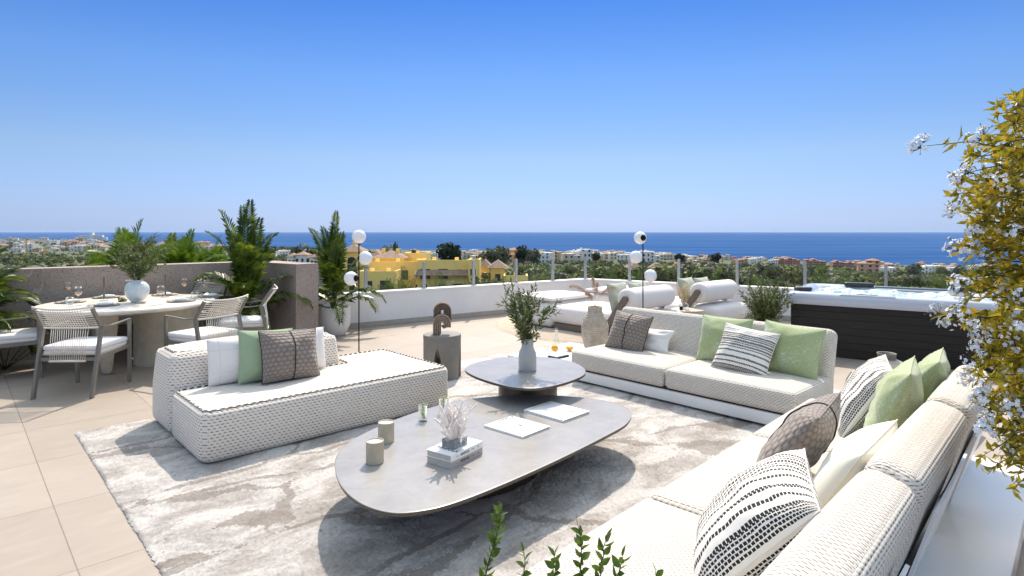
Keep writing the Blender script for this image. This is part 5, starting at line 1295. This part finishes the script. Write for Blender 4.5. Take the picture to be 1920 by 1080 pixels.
def house_mesh(seed, col, kind):
    R = random.Random(seed); mb = MB(); W_, D_ = R.uniform(10,15), R.uniform(9,12)
    blocks = [(-W_/2, W_/2*R.uniform(.1,.5), -D_/2, D_/2, R.uniform(5.5,7.5)), (-W_*.1, W_/2, -D_/2+R.uniform(.8,2.5), D_/2-1, R.uniform(3.2,9))]
    for i, (x0,x1,y0,y1,h_) in enumerate(blocks):
        mb.m = 0; mb.box(x0,x1,y0,y1,-3,h_)
        mb.m = 1
        if kind == 'tile' or (kind == 'mix' and i): hip(mb, x0,x1,y0,y1,h_+.01,1.6)
        else: mb.m = 0; mb.box(x0+1,x0+2,y0+2,y0+3,h_,h_+1)
        mb.m = 2
        n = max(1, int((x1-x0)/3.2)); xs = [x0+(x1-x0)*(k+.5)/n for k in range(n)]
        win_front(mb, xs, y0, [z_ for z_ in (.8, 3.9, 6.6) if z_+1.6 < h_], 1.3, 1.5)
    return mb, [WM[col], ROOF if kind != 'flat' else WM[col], WIN]
HP = {}
houses = []
def house(col, kind, px, py, rot, s_, lab, cat='house'):
    p = ground_at(px, py)
    if p is None: return
    key = (col, kind, rnd.randint(0, 1))
    if key not in HP:
        mb, ms_ = house_mesh(hash(key[0]+key[1]) % 1000 if False else sum(map(ord, key[0]+key[1]))+key[2], col, kind); o = mb.build('house', ms_); HP[key] = o
    else: o = HP[key].copy(); C.objects.link(o)
    o.location = p; o.rotation_euler = (0,0,rad(rot)); o.scale = (s_*rnd.uniform(.85,1.3), s_, s_*rnd.uniform(.85,1.15))
    tag(o, lab, cat, lab); houses.append(o)
def scatter(n, x0, x1, y0, y1, cols, lab, s_=(1,1.6)):
    for _ in range(n):
        px = rnd.uniform(x0, x1); cy = coast_y(px); py = rnd.uniform(max(y0, cy+1.2), y1) if max(y0, cy+1.2) < y1 else y1
        c_, k_ = rnd.choice(cols); house(c_, k_, px, py, rnd.uniform(-35,35), rnd.uniform(*s_), lab[c_])
far_w = {'white':'small white house on the distant left coast plain', 'cream':'small cream house on the distant left coast plain', 'ochre':'small ochre house on the distant left coast plain', 'pink':'small pink house on the distant left coast plain'}
scatter(118, -20, 420, 450, 473, [('white','flat'),('white','mix'),('white','tile'),('cream','mix'),('ochre','tile')], far_w, (2.2,4.6))
mid_w = {'white':'white house among trees between the two potted palms', 'cream':'cream house among trees between the two potted palms'}
scatter(16, 430, 600, 470, 484, [('white','flat'),('white','mix'),('cream','tile')], mid_w, (1.2,2))
cen = {'white':'white house near the shore behind the yellow block', 'cream':'cream house near the shore behind the yellow block','ochre':'ochre house near the shore behind the yellow block'}
scatter(20, 740, 900, 473, 486, [('cream','flat'),('cream','mix'),('white','flat')], cen, (1.2,2))
och = {'cream':'cream house in the terraced row right of the big dark pine','ochre':'ochre house in the terraced row right of the big dark pine','white':'white house in the terraced row right of the big dark pine'}
scatter(42, 890, 1130, 474, 494, [('ochre','flat'),('ochre','mix'),('cream','flat'),('white','flat')], och, (1.1,1.8))
wv2 = {'white':'white villa on the skyline around the back lamp','cream':'cream house below the white skyline villas'}
scatter(30, 1100, 1265, 474, 492, [('white','flat'),('white','flat'),('cream','mix')], wv2, (1.2,1.9))
pk = {'pink':'pink house along the shore right of the back lamp','cream':'cream house along the shore right of the back lamp','white':'white house along the shore right of the back lamp'}
scatter(34, 1270, 1480, 484, 499, [('pink','flat'),('pink','mix'),('cream','flat'),('white','flat')], pk, (1,1.6))
rt = {'pink':'pink house on the shore behind the hot tub','white':'white house on the shore behind the hot tub','cream':'cream house on the shore behind the hot tub'}
scatter(30, 1600, 1860, 497, 514, [('pink','tile'),('white','flat'),('cream','flat')], rt, (.9,1.4))

def bld(name, label, px, d, rot, group=None, z=None):
    r = (px-960)/FPX; return thing(name, label, 'building', (r*d, d, gz(r, d, False)-1.5 if z is None else z), rot, group)
# long pink apartment block on the right shore, in three stepped wings
for k, (px, py, w_, lab) in enumerate(((1478,497,70,'left wing of the long pink apartment block on the shore'),(1530,499,60,'middle wing of the long pink apartment block'),(1580,502,55,'right wing of the long pink apartment block'))):
    p = ground_at(px, py); r = thing('apartment_block', lab, 'building', p, -8, 'pink apartment wings'); mb = MB(); n = 6; mw = MB(); ww = w_*p.y/FPX*.62
    for i in range(n):
        h_ = (9, 12, 10.5, 13, 11, 9.5)[(i+k) % 6]*p.y/1100; x0_ = -ww/2+ww*i/n; mb.box(x0_, x0_+ww/n-.01*i, (i%2)*2, 14+.02*i, -4, h_); 
        for q_ in range(3):
            for zz in range(1, 4):
                if zz*3 < h_-1: mw.box(x0_+ww/n*(.16+.29*q_), x0_+ww/n*(.33+.29*q_), (i%2)*2-.2, (i%2)*2+.3, zz*3-1.2, zz*3+.6)
    mb.build('wall', WM['pink'], r); mw.build('windows', WIN, r)
# white hotel on the left shore
p = Vector(((171-960)/FPX*6500, 6500, -99)); hw = thing('hotel', 'long white hotel with a small tower on the far left shore', 'building', p, 8)
mb = MB(); mb.box(-125,-12,0,40,-5,52); mb.box(12,110,0,40,-5,58); mb.box(-12.1,12.1,-2,42,-5,82); mb.box(-165,-125.1,5,35,-5,38); mb.box(110.1,150,5,35,-5,36); mb.build('wall', WM['white'], hw)
mw = MB()
for k in range(16):
    for zz in range(4): x_ = -118+k*14.4; mw.box(x_, x_+9, -1 if abs(x_+4) > 22 else 50, .5 if abs(x_+4) > 22 else 50.5, 8+zz*11, 13+zz*11)
mw.build('windows', pm('grey_glazing', (.35,.38,.42), .5), hw)
# tower cranes
for (px, top, d, lab) in ((50,445,1500,'taller yellow tower crane at the far left'),(83,462,1200,'shorter yellow tower crane right of the taller one')):
    r = (px-960)/FPX; zb = gz(r, d, False); zt_ = EYE-(top-433)/FPX*d; cr_ = thing('tower_crane', lab, 'crane', (r*d, d, zb)); ym = pm('crane_yellow', (.60,.40,.10), .6); h_ = zt_-zb; mb = MB()
    for sx2 in (-.9,.9):
        for sy2 in (-.9,.9): mb.box(sx2-.28,sx2+.28,sy2-.28,sy2+.28,0,h_)
    k = 0
    while k*3 < h_-3: mb.bar((-.9,-.9,k*3),(.9,-.9,k*3+3),.3,.3); mb.bar((.9,.9,k*3),(-.9,.9,k*3+3),.3,.3); k += 1
    mb.build('mast', ym, cr_); mb = MB(); mb.bar((-12,3,h_-4),(30,-20,h_-4),.9,1.0); mb.bar((-12,3,h_-4),(0,0,h_),.3,.3); mb.bar((30,-20,h_-4),(0,0,h_),.3,.3); mb.build('jib', ym, cr_)
    mb = MB(); mb.box(-14,-9,2,5,-8+h_,-4.6+h_); mb.build('counterweight', WM['cream'], cr_)

# yellow apartment complex
def yellow_block(label, px0, px1, top, d, depth, floors, rot=0, roof=None, seed=0, extra=None, windows=True, roof_h=1.6):
    z1 = EYE-(top-433)/FPX*d; w_ = (px1-px0)/FPX*d; cx = ((px0+px1)/2-960)/FPX*d; zb = -17
    r = thing('yellow_building', label, 'building', (cx, d, zb), rot, 'yellow apartment buildings'); h_ = z1-zb; R = random.Random(seed)
    mb = MB(); mb.box(-w_/2, w_/2, 0, depth, 0, h_)
    if not roof:
        mb.box(-w_/2, -w_/2+.3, 0, depth, h_, h_+.7); mb.box(w_/2-.3, w_/2, 0, depth, h_, h_+.7); mb.box(-w_/2+.3, w_/2-.3, 0, .3, h_, h_+.7)
    for k in range(int(w_/7)+ (1 if w_ > 3 else 0)): x_ = -w_/2+w_*(k+.6)/(int(w_/7)+1.2); mb.box(x_-.35, x_+.35, depth*.4, depth*.4+.8, h_, h_+1.1+(roof_h*.6 if roof else 0))
    mb.build('wall', WM['yellow'], r)
    if roof: mb = MB(); hip(mb, -w_/2, w_/2, 0, depth, h_+.02, roof_h, .7); mb.build('roof', ROOF2, r)
    if windows:
        n = max(1, int(w_/3.4))
        for f in range(floors):
            for k in range(n):
                x_ = -w_/2+w_*(k+.5)/n+R.uniform(-.3,.3); big = R.random() < .35; z_ = h_-2.55-f*3.0; ww, hh = (2.0,1.9) if big else (1.1,1.3)
                mb = MB(); mb.box(x_-ww/2, x_+ww/2, -.04, .25, z_-(.5 if big else 0), z_-(.5 if big else 0)+hh); wd = mb.build('window', WIN, r)
                mb = MB(); zz = z_-(.5 if big else 0); mb.box(x_-ww/2-.12, x_+ww/2+.12, -.10, .0, zz-.14, zz-.002); mb.build('sill', ROOF2 if big else WM['cream'], wd)
    if extra: extra(r, w_, h_)
    return r
def awning(r, w_, h_):
    mb = MB(); mb.add([(-w_/2-.4,-1.6,h_-2.3),(w_/2+.4,-1.6,h_-2.3),(w_/2+.4,.0,h_-1.3),(-w_/2-.4,.0,h_-1.3),(-w_/2-.4,-1.6,h_-2.45),(w_/2+.4,-1.6,h_-2.45),(w_/2+.4,0,h_-1.5),(-w_/2-.4,0,h_-1.5)], [(0,1,2,3),(7,6,5,4),(0,4,5,1),(1,5,6,2),(0,3,7,4)]); mb.build('tiled_awning', ROOF2, r)
def arch_open(r, w_, h_):
    mb = MB(); o = [(-.9,-.05),(.9,-.05)]+[(.9*math.cos(a), 1.6+.9*math.sin(a)) for a in [math.pi*k/10 for k in range(11)]]
    vs = [(x_, y_, h_-3.6+z_) for y_ in (-.06,.3) for x_, z_ in o]; nn = len(o); mb.add(vs, [tuple(range(nn)), tuple(range(nn,2*nn))[::-1]]+[((i+1)%nn, i, i+nn, (i+1)%nn+nn) for i in range(nn)]); mb.build('arched_opening', WIN, r)
yellow_block('yellow tower with an arched opening and hipped roof behind the left lamp', 642, 677, 472, 128, 6, 3, 4, True, 1, arch_open)
yellow_block('lowest front block of the yellow complex with small square windows', 673, 742, 515, 118, 6, 1, 0, None, 2)
yellow_block('wide middle block of the yellow complex below the tiled roofs', 676, 803, 496.5, 127, 9, 3, 0, None, 3)
yellow_block('set back yellow storey under the large tiled roof', 697, 757, 484, 136, 7, 1, 0, True, 4)
yellow_block('small yellow storey with tiled roof at the left of the large roof', 690, 712, 481, 146, 7, 1, 0, True, 5)
yellow_block('upper right yellow block with a flat parapet and chimney', 758, 800, 480, 141, 8, 2, 0, None, 6)
yellow_block('long yellow wing with a tiled awning facing the sea', 782, 878, 494, 124, 8, 3, -3, None, 7, awning)
yellow_block('narrow yellow stair tower at the right end of the awning wing', 878, 899, 493, 122, 7, 3, 0, None, 8)
yellow_block('first small yellow pavilion with a hipped roof', 901, 916, 500, 134, 5, 2, 0, True, 9)
yellow_block('second larger yellow pavilion with a hipped roof', 920, 946, 502.5, 128, 6, 2, 0, True, 10)
yellow_block('low yellow terrace wall building below the pavilions', 944, 990, 524, 116, 6, 1, 0, None, 11)
for a in ((1230,1246,505,160,'small yellow house with tiled roof right of the back lamp',21,True),(1253,1293,507,165,'wide yellow house with tiled roof left of the silver post',22,True),(1296,1338,510,160,'wide yellow house with tiled roof right of the silver post',23,True),(1290,1366,520,148,'low yellow terrace building in front of the tiled roof houses',24,None),(1183,1200,503,170,'narrow yellow house with tiled roof left of the back lamp',25,True)):
    yellow_block(a[4], a[0], a[1], a[2], a[3], 7, 2, 0, a[6], a[5])
# white villas between the potted palms
for a in ((538,560,481,'cream villa with red roof at the left of the white villa group'),(552,585,478,'largest white villa with red roof between the potted palms'),(580,600,482,'white villa with red roof right behind the second potted palm')):
    d = 300; r = ((a[0]+a[1])/2-960)/FPX; z1 = EYE-(a[2]-433)/FPX*d; w_ = (a[1]-a[0])/FPX*d; v_ = thing('villa', a[3], 'building', (r*d, d, z1-9)); mb = MB(); mb.box(-w_/2, w_/2*.4, 0, 7, -6, 9); mb.box(w_/2*.4-.001, w_/2, 1.2, 7, -6, 6.8); mb.build('wall', WM['white'] if 'white' in a[3] else WM['cream'], v_)
    mb = MB(); hip(mb, -w_/2, w_/2*.4, 0, 7, 9.02, 1.5); hip(mb, w_/2*.4+.5, w_/2, 1.2, 7, 6.82, 1.2); mb.build('roof', ROOF, v_); mb = MB()
    for k in range(3): mb.box(-w_/2+.8+k*w_*.3, -w_/2+1.9+k*w_*.3, -.05 if k < 3 else 1.1, .3, 5.5, 7.2); mb.box(-w_/2+.8+k*w_*.26, -w_/2+2.4+k*w_*.26, -.05, .3, 1.0, 3.2)
    mb.build('windows', WIN, v_)

# trees -----------------------------------------------------------------
TG = {'grey': leafmat('grey_green_foliage', [(.3, (.045,.06,.032)), (.5, (.095,.112,.062)), (.7, (.17,.18,.11))], .7, .35, transl=.15),
      'green': leafmat('green_foliage', [(.3, (.04,.07,.015)), (.5, (.10,.14,.035)), (.7, (.19,.23,.07))], .6, .35, transl=.15),
      'dark': leafmat('dark_pine_foliage', [(.3, (.008,.018,.008)), (.6, (.025,.042,.018)), (.8, (.05,.07,.03))], .7, .35, transl=.1),
      'olive': leafmat('olive_scrub', [(.3, (.07,.09,.022)), (.5, (.16,.18,.05)), (.7, (.28,.28,.11))], .7, .35, transl=.15)}
def crown(mb, R, n, rx, rz, cz, size, lobes=5):
    L_ = [(Vector((R.uniform(-.5,.5)*rx, R.uniform(-.5,.5)*rx, cz+R.uniform(-.35,.45)*rz)), R.uniform(.45,.7)) for _ in range(lobes)]+[(Vector((0,0,cz)), .7)]
    for _ in range(n):
        c_, k = R.choice(L_); d = rv(R).normalized(); p = c_+Vector((d.x*rx*k, d.y*rx*k, d.z*rz*k))*R.uniform(.75,1.03)
        s_ = size*R.uniform(.6,1.3); t1 = d.cross(rv(R)).normalized(); t2 = (d.cross(t1)+d*R.uniform(-.6,.6)).normalized()
        mb.add([p-t1*s_*.5, p+t2*s_*.45, p+t1*s_*.5, p-t2*s_*.4+d*s_*.2], [(0,1,2,3)])
def tree_mesh(seed, kind, n):
    R = random.Random(seed); mb = MB()
    if kind == 'cypress': crown(mb, R, n, 1.3, 4.5, 5.0, .8, 3)
    else: crown(mb, R, n, 3.6, 2.9, 4.2, 1.0 if n > 300 else 1.5, 7)
    return mb
protoT = {}
def tree_proto(kind, seed, n=420):
    key = (kind, seed)
    if key not in protoT:
        r = thing('tree', 'x', 'tree', (0,0,0)); mb = tree_mesh(seed, kind, n); mb.build('crown', TG[kind if kind in TG else 'dark'], r)
        R = random.Random(seed); mb = MB(); mb.tube([(0,0,-1.5),(.1,0,1.2),(.3,.1,3.4)], [.3,.22,.12], 6)
        for k in range(3): a_ = R.uniform(0,6); mb.tube([(.1,0,1.5+.4*k),(1.6*math.cos(a_),1.6*math.sin(a_),3.6)], [.12,.05], 5)
        mb.build('trunk', M_['bark'], r, True); protoT[key] = [r, False]
    return protoT[key]
def tree(kind, p, h, lab, rot=None, wide=1.0, group=None):
    pr = tree_proto(kind, rnd.randint(1, 3)); s_ = h/7.3; sc = (s_*wide, s_*wide, s_)
    if not pr[1]: o = pr[0]; pr[1] = True; o.location = p; o.scale = sc; o['label'] = lab; o['group'] = group or lab; o.rotation_euler = (0,0,rnd.uniform(0,6)); return o
    return dup(pr[0], p, rnd.uniform(0,360), lab, group or lab, sc)
def at_top(px, top, d):      # returns ground pos and height so that crown top is at pixel top
    r = (px-960)/FPX; z_ = gz(r, d, False); return Vector((r*d, d, z_)), (EYE-(top-433)/FPX*d)-z_
def noted(kind, px, top, d, lab, wide=1.0):
    p, h = at_top(px, top, d); tree(kind, p, h, lab, wide=wide, group='trees standing out in the valley')
noted('dark', 838, 452, 330, 'big round dark pine standing against the sea right of the yellow block', .85); noted('dark', 853, 460, 340, 'right shoulder pine growing against the big round dark pine', .6)
noted('olive', 724, 455, 200, 'round grey olive coloured tree behind the yellow roofs', .55); noted('grey', 744, 449, 220, 'slim pointed conifer behind the yellow roofs', .22)
noted('dark', 695, 464, 190, 'dark tree left of the round olive coloured tree', .7)
noted('grey', 503, 458, 420, 'grey round tree on the shoreline between the potted palms', .5); noted('grey', 555, 458, 430, 'grey tree on the shoreline above the red roofed villas', .5); noted('dark', 585, 462, 400, 'dark tree near the shoreline beside the second potted palm', .8)
noted('dark', 770, 466, 260, 'dark tree right of the yellow upper block', .6); noted('grey', 920, 462, 420, 'first of the grey trees on the shoreline right of the big pine', .9); noted('grey', 945, 459, 430, 'second of the grey trees on the shoreline right of the big pine', .8); noted('dark', 982, 457, 440, 'tallest dark tree of the shoreline row left of the orange houses', .7); noted('grey', 1000, 463, 430, 'right hand grey tree of the shoreline row', .8)
noted('dark', 305, 459, 900, 'dark low tree on the shore over the stone wall', 1.4)
noted('dark', 1118, 470, 600, 'dark tree left of the white skyline villas', .8); noted('dark', 1275, 474, 600, 'dark tree on the skyline right of the white villas', .9); noted('dark', 1340, 473, 620, 'dark tree on the skyline left of the pink houses', .9)
noted('grey', 1710, 492, 260, 'big grey green tree behind the glass right of the tub post', .7); noted('grey', 1800, 495, 260, 'grey green tree beside the flowering shrub', .7); noted('grey', 1770, 498, 280, 'grey green tree between the two big ones behind the tub', .7)
noted('grey', 1395, 490, 300, 'grey tree behind the glass left of the farther silver post', .7)
# valley woodland: individuals near, one mass far
def wood(n, y0, y1, x0, x1, hmin, hmax, kinds, lab):
    c_ = 0; tries = 0
    while c_ < n and tries < n*6:
        tries += 1; px = rnd.uniform(x0, x1); py = y0+(y1-y0)*rnd.random(); p = ground_at(px, py)
        if p is None: continue
        if 600 < px < 1000 and 105 < p.y < 160: continue
        if 1175 < px < 1370 and 125 < p.y < 185: continue
        if p.y > coastD(p.x/p.y)*.93: continue
        if mnoise.noise(Vector((p.x/70, p.y/70, 3))) < -.15: continue
        k = rnd.choice(kinds); tree(k, p, rnd.uniform(hmin, hmax), lab[k], wide=rnd.uniform(.8,1.25)); c_ += 1
WL = {'grey':'grey green tree in the valley woodland below the terrace','green':'green tree in the valley woodland below the terrace','dark':'dark tree in the valley woodland below the terrace','olive':'pale olive tree in the valley woodland below the terrace'}
wood(130, 505, 546, 960, 1900, 3.2, 5.6, ['olive','olive','green','grey'], WL)
wood(70, 484, 520, 0, 640, 3.5, 6, ['grey','green','olive','green'], WL)
wood(60, 504, 522, 1240, 1900, 3.2, 4.8, ['grey','grey','dark'], WL)
def wood_mass(name, specs, seed, label):
    R = random.Random(seed); protos = {}
    groups = {}
    for (n, x0, x1, y0, y1, kinds, h0, h1, clear) in specs:
        c_ = 0; tr = 0
        while c_ < n and tr < n*4:
            tr += 1; px = R.uniform(x0, x1); py = R.uniform(max(y0, coast_y(px)+.8), y1) if max(y0, coast_y(px)+.8) < y1 else None
            if py is None: continue
            p = ground_at(px, py)
            if p is None: continue
            if mnoise.noise(Vector((p.x/260, p.y/260, 7))) < clear: continue
            k = R.choice(kinds); groups.setdefault(k, []).append((p, R.uniform(h0, h1), R.uniform(0, 6))); c_ += 1
    vsA = []; fsA = []; mi = []; off = 0; keys = list(groups)
    for gi, k in enumerate(keys):
        pm_ = []
        for s_ in range(3):
            mb = tree_mesh(100+s_, 'x', 90); pm_.append((np.array(mb.v), np.array(mb.f)))
        for (p, h_, a_) in groups[k]:
            v, f = pm_[int(a_*10) % 3]; s_ = h_/7.3; ca_, sa_ = math.cos(a_), math.sin(a_)
            w_ = s_*1.25; V = np.stack([(v[:,0]*ca_-v[:,1]*sa_)*w_+p.x, (v[:,0]*sa_+v[:,1]*ca_)*w_+p.y, v[:,2]*s_+p.z-1.2*s_], -1)
            vsA.append(V); fsA.append(f+off); off += len(v); mi += [gi]*len(f)
    V = np.concatenate(vsA); F = np.concatenate(fsA); me = bpy.data.meshes.new(name); me.from_pydata(V.tolist(), [], F.tolist())
    for k in keys: me.materials.append(TG[k])
    me.polygons.foreach_set('material_index', mi); o = bpy.data.objects.new(name, me); C.objects.link(o); tag(o, label, 'woodland', kind='stuff')
wood_mass('distant_woodland', [(700,-60,640,449,472,['grey','green','dark'],12,22,-.02),(950,-60,640,466,496,['grey','green','olive'],5,10,-.5),(330,600,1100,476,500,['grey','green'],3.5,5.5,-.1),(420,1080,1560,487,508,['grey','grey','green'],3,5,-.1),(260,1500,1980,500,525,['grey','grey','green'],3,4.6,-.3),(900,900,1980,500,545,['olive','green','grey'],2.5,5,-.6),(200,-60,640,484,500,['olive','green','grey'],3.5,6,-.4)], 5, 'grey green woodland filling the valley between the houses and the sea')

# ================================================================ HAZE
HZ = 1.1e-05
if HZ:
    hm = bpy.data.materials.new('sea_haze'); hm.use_nodes = True; hn = hm.node_tree; hn.nodes.remove(hn.nodes['Principled BSDF'])
    pv = hn.nodes.new('ShaderNodeVolumePrincipled'); pv.inputs['Color'].default_value = (.50,.68,1,1); pv.inputs['Density'].default_value = HZ; pv.inputs['Anisotropy'].default_value = .2
    hn.links.new(pv.outputs[0], hn.nodes['Material Output'].inputs['Volume'])
    mb = MB(); mb.box(-46000,46000,-60,46000,-106,40); ho = mb.build('haze', hm); ho['kind'] = 'stuff'
